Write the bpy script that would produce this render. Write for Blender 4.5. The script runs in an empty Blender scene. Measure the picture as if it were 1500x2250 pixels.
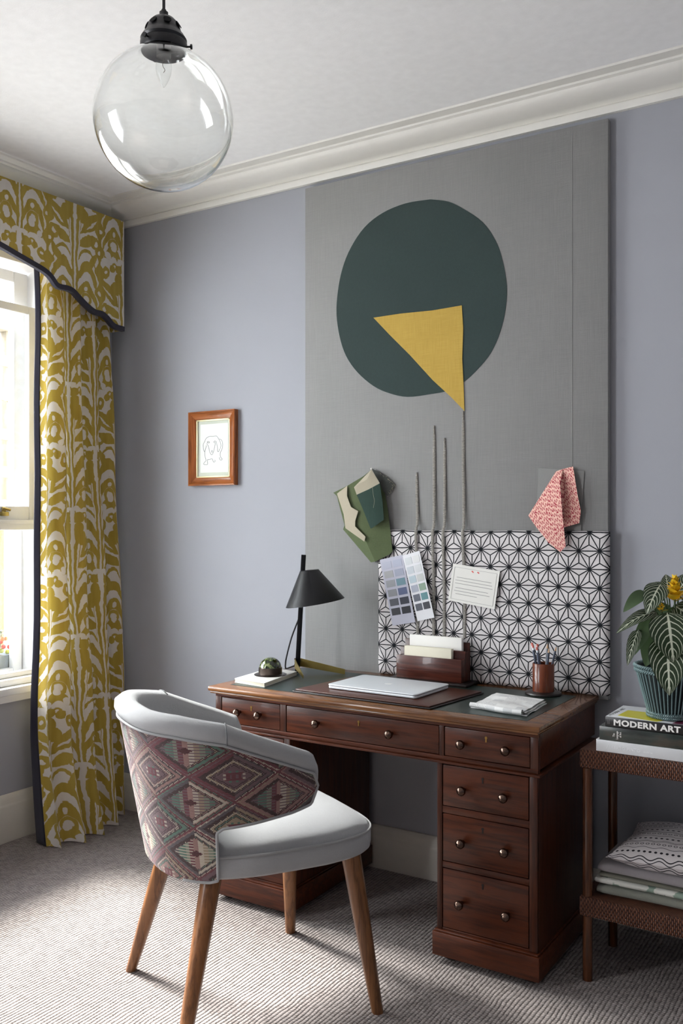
import bpy, bmesh, math, random
from mathutils import Vector, Matrix

random.seed(7)
SC = bpy.context.scene
COL = SC.collection
pi = math.pi

# ------------------------------------------------------------------ camera
CAM = Vector((3.29, -3.145, 1.36))          # left wall is x = 0, back wall is y = 0
FPX, PX0, PY0, YAW = 2023.0, 750.0, 1143.0, math.radians(32.3)
FW = Vector((-math.sin(YAW), math.cos(YAW), 0)); RT = Vector((math.cos(YAW), math.sin(YAW), 0))
cd = bpy.data.cameras.new('camera'); cam = bpy.data.objects.new('camera', cd); COL.objects.link(cam)
cam.location = CAM; cam.rotation_euler = (pi/2, 0, YAW)
cd.sensor_fit = 'VERTICAL'; cd.sensor_height = 36.0; cd.sensor_width = 24.0
cd.lens = FPX/2250*36.0; cd.shift_y = (PY0-1125)/2250; cd.clip_start = 0.05
SC.camera = cam

# ------------------------------------------------------------------ light
w = bpy.data.worlds.new('sky'); SC.world = w; w.use_nodes = True
bg = w.node_tree.nodes['Background']; bg.inputs[0].default_value = (0.95, 0.97, 1.0, 1); bg.inputs[1].default_value = 5.5
sl = bpy.data.lights.new('sun', 'SUN'); sun = bpy.data.objects.new('sun', sl); COL.objects.link(sun)
sl.energy = 9.5; sl.angle = math.radians(18); sl.color = (1.0, 0.96, 0.92)
SUN_EL, SUN_AZ = math.radians(44), math.radians(-7)      # travels towards +x and a little towards -y
sd = Vector((math.cos(SUN_EL)*math.cos(SUN_AZ), math.cos(SUN_EL)*math.sin(SUN_AZ), -math.sin(SUN_EL)))
sun.rotation_euler = sd.to_track_quat('-Z', 'Y').to_euler(); sun.location = (-4, -1, 5)
for py_ in (-1.115, -3.80):                                 # sampling portals in the window and in the added unseen opening
    pl = bpy.data.lights.new('opening_portal', 'AREA'); po = bpy.data.objects.new('opening_portal', pl); COL.objects.link(po)
    pl.shape = 'RECTANGLE'; pl.size, pl.size_y = 2.0, 1.55; pl.cycles.is_portal = True
    po.location = (-0.28, py_, 1.6); po.rotation_euler = (0, -pi/2, 0)
vs = SC.view_settings
vs.view_transform = 'Standard'; vs.look = 'None'; vs.gamma = 1.0; vs.exposure = 1.70; vs.use_curve_mapping = False
cy = SC.cycles
cy.use_denoising = True; cy.adaptive_threshold = 0.02; cy.max_bounces = 10; cy.diffuse_bounces = 5; cy.glossy_bounces = 5
cy.transmission_bounces = 10; cy.transparent_max_bounces = 16
cy.caustics_reflective = False; cy.caustics_refractive = False; cy.sample_clamp_indirect = 6.0

# ------------------------------------------------------------------ pixels to places
def ray(x, y): return FW + RT*((x-PX0)/FPX) + Vector((0, 0, (PY0-y)/FPX))
def onz(x, y, z): r = ray(x, y); return CAM + r*((z-CAM.z)/r.z)
def ony(x, y, Y): r = ray(x, y); return CAM + r*((Y-CAM.y)/r.y)
def onx(x, y, X): r = ray(x, y); return CAM + r*((X-CAM.x)/r.x)
def ond(x, y, d): return CAM + ray(x, y)*d

# ------------------------------------------------------------------ node language
class S:
    """one value in a node tree, with arithmetic"""
    def __init__(s, g, k): s.g, s.k = g, k
    def __add__(a, b): return a.g.m('ADD', a, b)
    __radd__ = __add__
    def __sub__(a, b): return a.g.m('SUBTRACT', a, b)
    def __rsub__(a, b): return a.g.m('SUBTRACT', b, a)
    def __mul__(a, b): return a.g.m('MULTIPLY', a, b)
    __rmul__ = __mul__
    def __truediv__(a, b): return a.g.m('DIVIDE', a, b)
    def __lt__(a, b): return a.g.m('LESS_THAN', a, b)
    def __gt__(a, b): return a.g.m('GREATER_THAN', a, b)
class G:
    def __init__(s, name):
        s.mat = bpy.data.materials.new(name); s.mat.use_nodes = True
        s.t = s.mat.node_tree; s.t.nodes.clear()
        s.out = s.t.nodes.new('ShaderNodeOutputMaterial')
    def n(s, t): return s.t.nodes.new(t)
    def put(s, sock, v):
        if isinstance(v, S): s.t.links.new(v.k, sock)
        elif hasattr(v, 'links'): s.t.links.new(v, sock)
        elif isinstance(v, tuple) and len(v) == 3 and sock.type == 'RGBA': sock.default_value = (*v, 1)
        else: sock.default_value = v
    def m(s, op, a, b=None, c=None):
        n = s.n('ShaderNodeMath'); n.operation = op
        for i, v in enumerate((a, b, c)):
            if v is not None: s.put(n.inputs[i], v)
        return S(s, n.outputs[0])
    def abs(s, a): return s.m('ABSOLUTE', a)
    def frac(s, a): return s.m('FRACT', a)
    def floor(s, a): return s.m('FLOOR', a)
    def sin(s, a): return s.m('SINE', a)
    def sqrt(s, a): return s.m('SQRT', a)
    def min(s, *a):
        r = a[0]
        for b in a[1:]: r = s.m('MINIMUM', r, b)
        return r
    def max(s, *a):
        r = a[0]
        for b in a[1:]: r = s.m('MAXIMUM', r, b)
        return r
    def step(s, lo, hi, x):
        n = s.n('ShaderNodeMapRange'); n.interpolation_type = 'SMOOTHSTEP'
        s.put(n.inputs['Value'], x); s.put(n.inputs['From Min'], lo); s.put(n.inputs['From Max'], hi)
        return S(s, n.outputs[0])
    def length(s, x, y): return s.sqrt(x*x + y*y)
    def mix(s, f, a, b):
        n = s.n('ShaderNodeMix'); n.data_type = 'RGBA'
        s.put(n.inputs[0], f); s.put(n.inputs[6], a); s.put(n.inputs[7], b)
        return n.outputs[2]
    def coords(s, kind='UV'):
        n = s.n('ShaderNodeTexCoord'); x = s.n('ShaderNodeSeparateXYZ'); s.t.links.new(n.outputs[kind], x.inputs[0])
        s.vec = n.outputs[kind]
        return [S(s, o) for o in x.outputs]
    def vecof(s, x, y, z=0.0):
        n = s.n('ShaderNodeCombineXYZ')
        for i, v in enumerate((x, y, z)): s.put(n.inputs[i], v)
        return n.outputs[0]
    def noise(s, vec, scale, detail=2.0, rough=0.5):
        n = s.n('ShaderNodeTexNoise'); s.put(n.inputs['Vector'], vec)
        n.inputs['Scale'].default_value = scale; n.inputs['Detail'].default_value = detail; n.inputs['Roughness'].default_value = rough
        return S(s, n.outputs[0])
    def rand(s, vec):
        n = s.n('ShaderNodeTexWhiteNoise'); n.noise_dimensions = '3D'; s.put(n.inputs['Vector'], vec)
        return S(s, n.outputs[0])
    def ramp(s, f, stops, const=False):
        n = s.n('ShaderNodeValToRGB'); s.put(n.inputs[0], f); r = n.color_ramp
        if const: r.interpolation = 'CONSTANT'
        while len(r.elements) < len(stops): r.elements.new(0.5)
        for e, (p, c) in zip(r.elements, stops): e.position = p; e.color = (*c, 1)
        return n.outputs[0]
    def bsdf(s, color, rough=0.6, metal=0.0, height=None, dist=0.001, strength=1.0, sheen=0.0, spec=0.5, coat=0.0, **kw):
        p = s.n('ShaderNodeBsdfPrincipled')
        s.put(p.inputs['Base Color'], color); s.put(p.inputs['Roughness'], rough); s.put(p.inputs['Metallic'], metal)
        p.inputs['Specular IOR Level'].default_value = spec; p.inputs['Sheen Weight'].default_value = sheen
        p.inputs['Coat Weight'].default_value = coat
        if height is not None:
            b = s.n('ShaderNodeBump'); b.inputs['Distance'].default_value = dist; b.inputs['Strength'].default_value = strength
            s.put(b.inputs['Height'], height); s.t.links.new(b.outputs[0], p.inputs['Normal'])
        for k, v in kw.items(): s.put(p.inputs[k], v)
        s.t.links.new(p.outputs[0], s.out.inputs[0])
        return s.mat
def srgb(r, g, b):
    f = lambda c: (c/255/12.92) if c/255 <= 0.04045 else ((c/255+0.055)/1.055)**2.4
    return (f(r), f(g), f(b))
MATS = {}
def plain(name, color, rough=0.6, metal=0.0, grain=0.0, scale=200.0, var=0.06, **kw):
    """painted, moulded or metal surface with slight unevenness of colour and relief"""
    if name in MATS: return MATS[name]
    g = G(name); g.coords('Object')
    nz = g.noise(g.vec, scale*0.15, 3)
    c = g.mix(nz, tuple(max(0, v*(1-var)) for v in color), tuple(min(1, v*(1+var)) for v in color))
    h = g.noise(g.vec, scale, 3) if grain else None
    MATS[name] = g.bsdf(c, rough, metal, h, grain or 0.001, **kw)
    return MATS[name]
def cloth(name, color, weave=0.0012, rough=0.9, var=0.10, sheen=0.2, alt=None):
    """woven plain cloth: crossing threads in colour and relief"""
    if name in MATS: return MATS[name]
    g = G(name); x, y, z = g.coords('Object')
    k = 2*pi/weave
    a = g.sin((x+y*0.93)*k); b = g.sin(z*k + y*k*0.31)
    n1 = g.noise(g.vec, 18, 3); n2 = g.noise(g.vec, 260, 2)
    c0 = tuple(v*(1-var) for v in color); c1 = tuple(min(1, v*(1+var)) for v in (alt or color))
    c = g.mix(n1*0.5 + n2*0.5, c0, c1)
    MATS[name] = g.bsdf(c, rough, 0, a*b*0.5 + n2 + g.noise(g.vec, 90, 3)*1.2, 0.0010, sheen=sheen, spec=0.2)
    return MATS[name]
def wood(name, dark, light, scale=6.0, axis='X', rough=0.35, coat=0.0, band=14.0):
    """straight-grained wood, grain running along one axis"""
    if name in MATS: return MATS[name]
    g = G(name); x, y, z = g.coords('Object')
    k = 0.07
    v = {'X': (x*k, y, z), 'Y': (x, y*k, z), 'Z': (x, y, z*k)}[axis]
    vec = g.vecof(*v)
    n1 = g.noise(vec, scale*4, 4, 0.6); n2 = g.noise(vec, scale*40, 3, 0.7)
    n3 = g.noise(g.vec, 1.7, 2)
    s_ = g.abs(g.sin(n1*band))
    f = s_*0.45 + n2*0.4 + n3*0.25
    c = g.ramp(f, [(0.15, dark), (0.6, tuple((a+b)/2 for a, b in zip(dark, light))), (0.95, light)])
    MATS[name] = g.bsdf(c, rough, 0, n2*0.6+s_*0.4, 0.0006, strength=0.5, coat=coat, spec=0.32)
    return MATS[name]

# ------------------------------------------------------------------ mesh helpers
def mesh_of(verts, faces, uv=None, smooth=None):
    me = bpy.data.meshes.new('m')
    me.from_pydata([tuple(v) for v in verts], [], faces)
    if uv is not None:
        l = me.uv_layers.new(name='uv')
        for lp in me.loops: l.data[lp.index].uv = uv[lp.vertex_index]
    me.validate()
    bm = bmesh.new(); bm.from_mesh(me); bmesh.ops.recalc_face_normals(bm, faces=bm.faces); bm.to_mesh(me); bm.free()
    if smooth is not None:
        for p in me.polygons: p.use_smooth = True
        if smooth < 180: me.set_sharp_from_angle(angle=math.radians(smooth))
    return me
def join(*parts):
    V, F = [], []
    for v, f in parts:
        o = len(V); V += [tuple(q) for q in v]; F += [tuple(i+o for i in q) for q in f]
    return V, F
def vf_box(x0, x1, y0, y1, z0, z1):
    v = [(x, y, z) for z in (z0, z1) for y in (y0, y1) for x in (x0, x1)]
    return v, [(0, 2, 3, 1), (4, 5, 7, 6), (0, 1, 5, 4), (2, 6, 7, 3), (0, 4, 6, 2), (1, 3, 7, 5)]
def bevelled(vf, r=0.003, seg=2):
    me = bpy.data.meshes.new('m'); me.from_pydata([tuple(v) for v in vf[0]], [], vf[1])
    bm = bmesh.new(); bm.from_mesh(me)
    bmesh.ops.recalc_face_normals(bm, faces=bm.faces)
    if r > 0:
        es = [e for e in bm.edges if len(e.link_faces) == 2 and e.calc_face_angle(0) > 0.5]
        bmesh.ops.bevel(bm, geom=es, offset=r, segments=seg, affect='EDGES', profile=0.5)
    bm.to_mesh(me); bm.free()
    for p in me.polygons: p.use_smooth = True
    me.set_sharp_from_angle(angle=math.radians(32))
    return me
def box(x0, x1, y0, y1, z0, z1, r=0.003, seg=2):
    return bevelled(vf_box(min(x0, x1), max(x0, x1), min(y0, y1), max(y0, y1), min(z0, z1), max(z0, z1)), r, seg)
def frame_of(d):
    d = d.normalized(); a = Vector((0, 0, 1)) if abs(d.z) < 0.9 else Vector((1, 0, 0))
    u = d.cross(a).normalized(); return u, d.cross(u).normalized()
def vf_tube(pts, rad, n=8, cap=True, phase=0.0):
    pts = [Vector(p) for p in pts]; V, F = [], []
    R = rad if callable(rad) else (lambda t: rad)
    u = None
    for i, p in enumerate(pts):
        d = (pts[min(i+1, len(pts)-1)] - pts[max(i-1, 0)]).normalized()
        if u is None: u, v = frame_of(d)
        else:
            u = (u - d*u.dot(d)).normalized(); v = d.cross(u)
        r = R(i/(len(pts)-1))
        for k in range(n):
            a = 2*pi*k/n + phase; V.append(p + u*(r*math.cos(a)) + v*(r*math.sin(a)))
    for i in range(len(pts)-1):
        for k in range(n):
            a, b = i*n+k, i*n+(k+1) % n; F.append((a, b, b+n, a+n))
    if cap: F.append(tuple(range(n))[::-1]); F.append(tuple((len(pts)-1)*n+k for k in range(n)))
    return V, F
def vf_ring(pts, r, n=6):
    """closed tube"""
    pts = [Vector(p) for p in pts]; m = len(pts); V, F = [], []
    for i, p in enumerate(pts):
        d = pts[(i+1) % m] - pts[i-1]; u, v = frame_of(d)
        for k in range(n): a = 2*pi*k/n; V.append(p + u*(r*math.cos(a)) + v*(r*math.sin(a)))
    for i in range(m):
        for k in range(n):
            a, b = i*n+k, i*n+(k+1) % n; c, d2 = ((i+1) % m)*n+(k+1) % n, ((i+1) % m)*n+k; F.append((a, b, c, d2))
    return V, F
def vf_lathe(prof, n=32, c=(0, 0, 0), axis='Z'):
    """prof = (radius, height) pairs; poles closed where radius is 0"""
    V, F, rows = [], [], []
    for r, h in prof:
        if r < 1e-6: rows.append([len(V)]); V.append((0, 0, h))
        else:
            rows.append(list(range(len(V), len(V)+n))); V += [(r*math.cos(2*pi*k/n), r*math.sin(2*pi*k/n), h) for k in range(n)]
    for a, b in zip(rows, rows[1:]):
        for k in range(n):
            q = [a[k % len(a)], a[(k+1) % len(a)], b[(k+1) % len(b)], b[k % len(b)]]
            q = list(dict.fromkeys(q))
            if len(q) > 2: F.append(tuple(q))
    f = {'Z': lambda x, y, z: (x, y, z), 'Y': lambda x, y, z: (x, -z, y), 'X': lambda x, y, z: (z, x, y)}[axis]
    return [Vector(f(*v)) + Vector(c) for v in V], F
def vf_grid(fn, nu, nv):
    V = [Vector(fn(i/nu, j/nv)) for j in range(nv+1) for i in range(nu+1)]
    F = [(j*(nu+1)+i, j*(nu+1)+i+1, (j+1)*(nu+1)+i+1, (j+1)*(nu+1)+i) for j in range(nv) for i in range(nu)]
    return V, F
def vf_slab(outline, depth):
    """flat outline (list of Vectors) thickened by the vector depth"""
    n = len(outline); o = [Vector(p) for p in outline]; d = Vector(depth)
    V = o + [p+d for p in o]
    F = [tuple(range(n)), tuple(range(2*n-1, n-1, -1))] + [(i, (i+1) % n, n+(i+1) % n, n+i) for i in range(n)]
    return V, F
def thick(vf, t):
    """close an open surface into a sheet t thick (t: offset vector or number along z normals)"""
    V, F = vf; n = len(V); d = Vector(t)
    cnt = {}
    for f in F:
        for a, b in zip(f, f[1:]+f[:1]): cnt[(a, b)] = 1
    V2 = list(V) + [Vector(v)+d for v in V]; F2 = list(F) + [tuple(i+n for i in f[::-1]) for f in F]
    for (a, b) in cnt:
        if (b, a) not in cnt: F2.append((b, a, a+n, b+n))
    return V2, F2
def smoothed(vf, ang=40, uv=None): return mesh_of(vf[0], vf[1], uv, ang)

# ------------------------------------------------------------------ scene graph helpers
def thing(name, label, cat, loc=(0, 0, 0), rotz=0.0, group=None):
    o = bpy.data.objects.new(name, None); COL.objects.link(o); o.empty_display_size = 0.05
    o.location = loc; o.rotation_euler = (0, 0, rotz); o['label'] = label; o['category'] = cat
    if group: o['group'] = group
    return o
def obj(name, me, mat, parent=None, loc=None, label=None):
    o = bpy.data.objects.new(name, me); me.name = name; COL.objects.link(o)
    if mat is not None and not me.materials: me.materials.append(mat)
    if parent is not None: o.parent = parent
    if loc is not None: o.location = loc
    if label: o['label'] = label
    return o
def part(name, vf, mat, root, world=True, ang=40, uv=None, r=None, parent=None, label=None):
    """mesh given in world coordinates, hung under root (or under a part of root)"""
    V, F = vf
    if world:
        mi = Matrix.Translation(root.location) @ Matrix.Rotation(root.rotation_euler.z, 4, 'Z'); mi.invert()
        V = [mi @ Vector(v) for v in V]
    me = bevelled((V, F), r) if r is not None else mesh_of(V, F, uv, ang)
    return obj(name, me, mat, parent or root, label=label)
def struct(name, me, mat, label=None, parent=None):
    o = obj(name, me, mat, parent)
    if parent is None: o['kind'] = 'structure'
    if label: o['label'] = label
    return o
def single(name, vf, mat, label, cat, group=None, ang=40, r=None, uv=None, origin=None):
    """a thing that is one mesh, its origin at its base"""
    V = [Vector(v) for v in vf[0]]
    if origin is None:
        z = min(v.z for v in V); origin = Vector((sum(v.x for v in V)/len(V), sum(v.y for v in V)/len(V), z))
    origin = Vector(origin); V = [v-origin for v in V]
    me = bevelled((V, vf[1]), r) if r is not None else mesh_of(V, vf[1], uv, ang)
    o = obj(name, me, mat, loc=origin); o['label'] = label; o['category'] = cat
    if group: o['group'] = group
    return o
def lettering(text, size, mat, root, place, name='lettering', bold=0.0, extrude=0.0003, parent=None, space=1.0, shear=0.0, align='LEFT', sx=1.0):
    """flat letters; place = world matrix of the text's baseline start"""
    c = bpy.data.curves.new('t', 'FONT'); c.body = text; c.size = size; c.extrude = extrude; c.offset = bold
    c.space_character = space; c.shear = shear; c.align_x = align; c.resolution_u = 3
    o = bpy.data.objects.new('t', c); COL.objects.link(o)
    dg = bpy.context.evaluated_depsgraph_get(); me = bpy.data.meshes.new_from_object(o.evaluated_get(dg))
    bpy.data.objects.remove(o); bpy.data.curves.remove(c)
    mi = Matrix.Translation(root.location) @ Matrix.Rotation(root.rotation_euler.z, 4, 'Z'); mi.invert()
    me.transform(mi @ place @ Matrix.Diagonal((sx, 1, 1, 1)))
    me.materials.clear()
    return obj(name, me, mat, parent or root)
def axes(o, x, y):
    x = Vector(x).normalized(); y = Vector(y).normalized(); z = x.cross(y)
    return Matrix(((x.x, y.x, z.x, o[0]), (x.y, y.y, z.y, o[1]), (x.z, y.z, z.z, o[2]), (0, 0, 0, 1)))
def lerp(pts, x):
    if x <= pts[0][0]: return pts[0][1]
    for (a, b), (c, d) in zip(pts, pts[1:]):
        if x <= c: return b + (d-b)*(x-a)/(c-a)
    return pts[-1][1]
def spline(P, m=8):
    """smooth curve through points"""
    P = [Vector(p) for p in P]; out = []
    for i in range(len(P)-1):
        p0, p1, p2, p3 = P[max(i-1, 0)], P[i], P[i+1], P[min(i+2, len(P)-1)]
        for k in range(m):
            t = k/m; out.append(0.5*((2*p1)+(p2-p0)*t+(2*p0-5*p1+4*p2-p3)*t*t+(3*p1-p0-3*p2+p3)*t**3))
    return out + [P[-1]]
# ------------------------------------------------------------------ patterned and special materials
def mat_wall():
    g = G('blue_grey_wall_paint'); g.coords('Object')
    n = g.noise(g.vec, 3.0, 3); n2 = g.noise(g.vec, 450, 2)
    return g.bsdf(g.mix(n, srgb(159, 161, 168), srgb(164, 166, 173)), 0.75, 0, n2, 0.0003, spec=0.3)
def mat_carpet():
    """ribbed boucle wool: cords running towards the back wall, each a row of loops"""
    g = G('ribbed_oatmeal_carpet'); x, y, z = g.coords('Object')
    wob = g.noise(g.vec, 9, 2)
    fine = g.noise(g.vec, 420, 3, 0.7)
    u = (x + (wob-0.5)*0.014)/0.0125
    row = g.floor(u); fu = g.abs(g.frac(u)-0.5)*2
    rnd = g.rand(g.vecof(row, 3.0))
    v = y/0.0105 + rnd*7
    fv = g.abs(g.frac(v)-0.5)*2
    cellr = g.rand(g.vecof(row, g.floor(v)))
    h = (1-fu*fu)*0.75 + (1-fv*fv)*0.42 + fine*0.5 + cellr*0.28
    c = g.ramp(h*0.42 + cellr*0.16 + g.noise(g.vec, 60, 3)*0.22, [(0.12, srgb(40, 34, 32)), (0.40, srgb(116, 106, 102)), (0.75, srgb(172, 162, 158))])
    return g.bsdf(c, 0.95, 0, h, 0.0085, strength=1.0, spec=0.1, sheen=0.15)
def mat_ikat():
    """large ochre ikat palmettes on off-white linen, half-drop repeat"""
    g = G('ochre_ikat_linen'); x, y, z = g.coords('UV')
    jag = g.noise(g.vecof(x*6, y*150), 1.0, 2)-0.5                     # sideways bleeding of the dyed threads
    wr = g.noise(g.vecof(x*16, y*12), 1.0, 3, 0.55)-0.5
    wr2 = g.noise(g.vecof(x*12+7, y*16), 1.0, 3, 0.55)-0.5
    W, H = 0.29, 0.56
    xx = x + wr*0.030
    yy = y + wr2*0.034 + jag*0.010
    ci = g.floor(xx/W)
    odd = ci - g.floor(ci/2)*2
    a = g.abs(g.frac(xx/W)-0.5)*W                      # 0 at the stem, W/2 at the column edge
    b = g.frac((yy + odd*(H/2))/H)*H
    def disc(cx, cy, r, sx=1.0): return r - g.length((a-cx)*sx, b-cy)
    def ring(cx, cy, r, t, sx=1.0): return t - g.abs(g.length((a-cx)*sx, b-cy)-r)
    def leaf(cx, cy, dx, dy, ln, wd):                  # pointed leaf along (dx, dy)
        u = (a-cx)*dx + (b-cy)*dy; v = (b-cy)*dx - (a-cx)*dy
        return wd*(1-(u/ln)*(u/ln)) - g.abs(v)
    # feather: nested arches either side of the stem
    q = (a-0.066); arch = b + q*q*22.0
    stripes = 0.0245 - g.abs(g.frac(arch/0.088)-0.5)*0.088
    fe = g.min(stripes, 0.300-arch, 0.062-g.abs(q), b-0.004)
    core_ = g.min(0.020 - g.abs(q) + b*0.03, 0.20-arch, b-0.02)
    # scalloped border between columns
    sc_ = 0.019 + g.sin(b*2*pi/0.093)*0.012 - g.abs(a-0.145)
    yl = g.max(fe, sc_,
               0.0165 + g.max(b-0.16, 0.0)*0.075 - a - g.max(b-0.425, 0.0)*3.5,        # stem and flaring calyx
               disc(0.0, 0.455, 0.040), disc(0.044, 0.440, 0.034), disc(0.030, 0.487, 0.026),      # palmette crown
               leaf(0.090, 0.415, 0.72, 0.69, 0.080, 0.029), leaf(0.072, 0.335, 0.90, 0.43, 0.066, 0.022),
               disc(0.112, 0.500, 0.028, 1.25), disc(0.075, 0.525, 0.017), ring(0.118, 0.335, 0.020, 0.008), ring(0.060, 0.540, 0.012, 0.005),
               disc(0.030, 0.532, 0.022, 0.8), disc(0.0, 0.548, 0.020), ring(0.066, 0.075, 0.024, 0.007), leaf(0.100, 0.245, 0.55, 0.83, 0.060, 0.017))
    wh = g.max(0.0048 + g.max(b-0.30, 0.0)*0.03 - a, 0.0035 - g.abs(g.abs(a-0.0145-g.max(b-0.16, 0.0)*0.055)) - g.max(b-0.41, 0.0)*0.5 - g.max(0.20-b, 0.0)*0.5,
               disc(0.0, 0.425, 0.015, 1.2), disc(0.062, 0.060, 0.017, 1.1), disc(0.062, 0.125, 0.012, 1.3), disc(0.140, 0.115, 0.010), disc(0.140, 0.300, 0.010),
               leaf(0.094, 0.410, 0.80, 0.60, 0.042, 0.0055), disc(0.112, 0.502, 0.008), disc(0.098, 0.020, 0.016), disc(0.02, 0.008, 0.012, 0.6))
    k = g.step(-0.0012, 0.0012, yl)*(1-g.step(-0.0010, 0.0010, wh))
    tone = g.noise(g.vecof(x*40, y*5), 1.0, 2)
    yc = g.mix(tone, srgb(168, 142, 48), srgb(200, 176, 88))
    weave = g.sin(x*2*pi/0.0016)*g.sin(y*2*pi/0.0016)
    col = g.mix(k, g.mix(tone, srgb(224, 217, 208), srgb(238, 233, 226)), yc)
    p = g.bsdf(col, 0.85, 0, weave, 0.0002, sheen=0.2, spec=0.15)
    # daylight glows faintly through the cloth
    pr = [n for n in g.t.nodes if n.type == 'BSDF_PRINCIPLED'][0]
    tr = g.n('ShaderNodeBsdfTranslucent'); g.put(tr.inputs[0], col)
    mx = g.n('ShaderNodeMixShader'); mx.inputs[0].default_value = 0.18
    g.t.links.new(pr.outputs[0], mx.inputs[1]); g.t.links.new(tr.outputs[0], mx.inputs[2]); g.t.links.new(mx.outputs[0], g.out.inputs[0])
    return p
def mat_kilim():
    """flat-woven kilim: outlined stepped diamonds, slanting combs and striped blocks"""
    g = G('faded_kilim_weave'); x, y, z = g.coords('UV')
    sx_ = 0.0034; sy_ = 0.0026
    xs = g.floor(x/sx_)*sx_; ys = g.floor(y/sy_)*sy_                    # stepped like a weave
    p = xs/0.225; q = ys/0.138
    u = p+q; v = p-q+0.5
    iu, iv = g.floor(u), g.floor(v)
    fu, fv = g.frac(u)-0.5, g.frac(v)-0.5
    au, av = g.abs(fu)*2, g.abs(fv)*2
    r = g.max(au, av)
    par = g.frac((iu+iv)*0.5)*2
    px_ = fu+fv; py_ = fu-fv                                              # across and up inside the cell, -1..1
    h1 = g.rand(g.vecof(iu, iv, 1.0)); h2 = g.rand(g.vecof(iu, iv, 5.0))
    DK, MAR, MAU, ROSE, SAND, CRM, TEAL, SAGE, GREY = (srgb(58, 42, 44), srgb(108, 58, 66), srgb(112, 90, 96), srgb(150, 118, 112), srgb(156, 140, 118),
                                                  srgb(186, 176, 160), srgb(84, 120, 106), srgb(128, 140, 122), srgb(86, 84, 88))
    pal = lambda f, cs: g.ramp(f, [(i/len(cs), c) for i, c in enumerate(cs)], True)
    # kind A: nested outlined diamonds with small hooked figures
    A = pal(h2, [ROSE, SAND, MAU])
    A = g.mix(r < 0.52, A, pal(h1, [TEAL, MAU, SAGE]))
    A = g.mix(r < 0.44, A, pal(h1, [SAND, ROSE, MAU, SAND]))
    hx = g.abs(px_); hy = g.abs(py_)
    fig = g.min(g.max(hx*2.0, g.abs(hy-0.11)*10), g.max(g.abs(hx-0.13)*11, hy*3.4), g.max(hx*9, hy*2.6))
    A = g.mix(g.min(fig < 0.42, r < 0.42), A, MAR)
    A = g.mix(g.max(g.abs(hx-0.21)*1.0, g.abs(hy-0.07)) < 0.032, A, CRM)
    A = g.mix(g.max(g.abs(hx-0.08)*1.0, g.abs(hy-0.19)) < 0.030, A, TEAL)
    for e, c in ((0.44, DK), (0.52, DK), (0.60, CRM), (0.64, DK)): A = g.mix(g.abs(r-e) < 0.016, A, c)
    # kind B: striped block with a dark lozenge in the middle
    B = g.ramp(px_*0.5+0.5, [(0.0, GREY), (0.26, TEAL), (0.36, SAGE), (0.42, MAR), (0.48, ROSE), (0.53, CRM), (0.60, SAND), (0.65, SAGE), (0.72, TEAL), (0.78, GREY)], True)
    B = g.mix(g.min(g.frac(y/0.0078) < 0.38, g.abs(px_) > 0.06), B, g.ramp(h2, [(0.0, MAU), (0.5, CRM)], True))
    B = g.mix((hx+hy*1.25) < 0.17, B, srgb(72, 32, 38))
    B = g.mix(g.abs(r-0.64) < 0.016, B, DK)
    C = g.mix(par > 0.5, A, B)
    # slanting comb teeth along every diamond edge
    al = g.mix(au > av, g.vecof(fv, fv, fv), g.vecof(fu, fu, fu))
    sp = g.n('ShaderNodeSeparateXYZ'); g.t.links.new(al, sp.inputs[0]); al = S(g, sp.outputs[0])
    tt = al*7.0 + r*2.4
    ft = g.frac(tt); tooth = g.floor(tt)
    wedge = 0.16 + (r-0.66)*0.75                                       # teeth narrow to a point
    tcol = pal(g.rand(g.vecof(tooth, iu, iv)), [CRM, MAU, ROSE, SAND, SAGE, MAU, TEAL, CRM])
    bcol = pal(g.rand(g.vecof(iu, iv, g.floor(al*2+1))), [MAU, MAR, GREY, ROSE])
    T = g.mix(ft < wedge, tcol, bcol)
    T = g.mix(g.abs(ft-wedge) < 0.11, T, DK)
    T = g.mix(r > 0.955, T, MAR)
    C = g.mix(r > 0.66, C, T)
    n1 = g.noise(g.vecof(x*60, y*800), 1.0, 2)
    n2 = g.noise(g.vec, 14, 2)
    C = g.mix(n1*0.26 + n2*0.10, C, srgb(128, 114, 112))
    groove = g.min(g.abs(ft-wedge) < 0.12, r > 0.66)
    hgt = g.abs(g.frac(y/0.0026)-0.5)*0.5 + n1*0.8 - groove*1.1 - (g.abs(r-0.52) < 0.03)*0.7 - (g.abs(r-0.64) < 0.03)*0.8
    return g.bsdf(C, 0.95, 0, hgt, 0.0020, sheen=0.2, spec=0.1)
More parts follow.
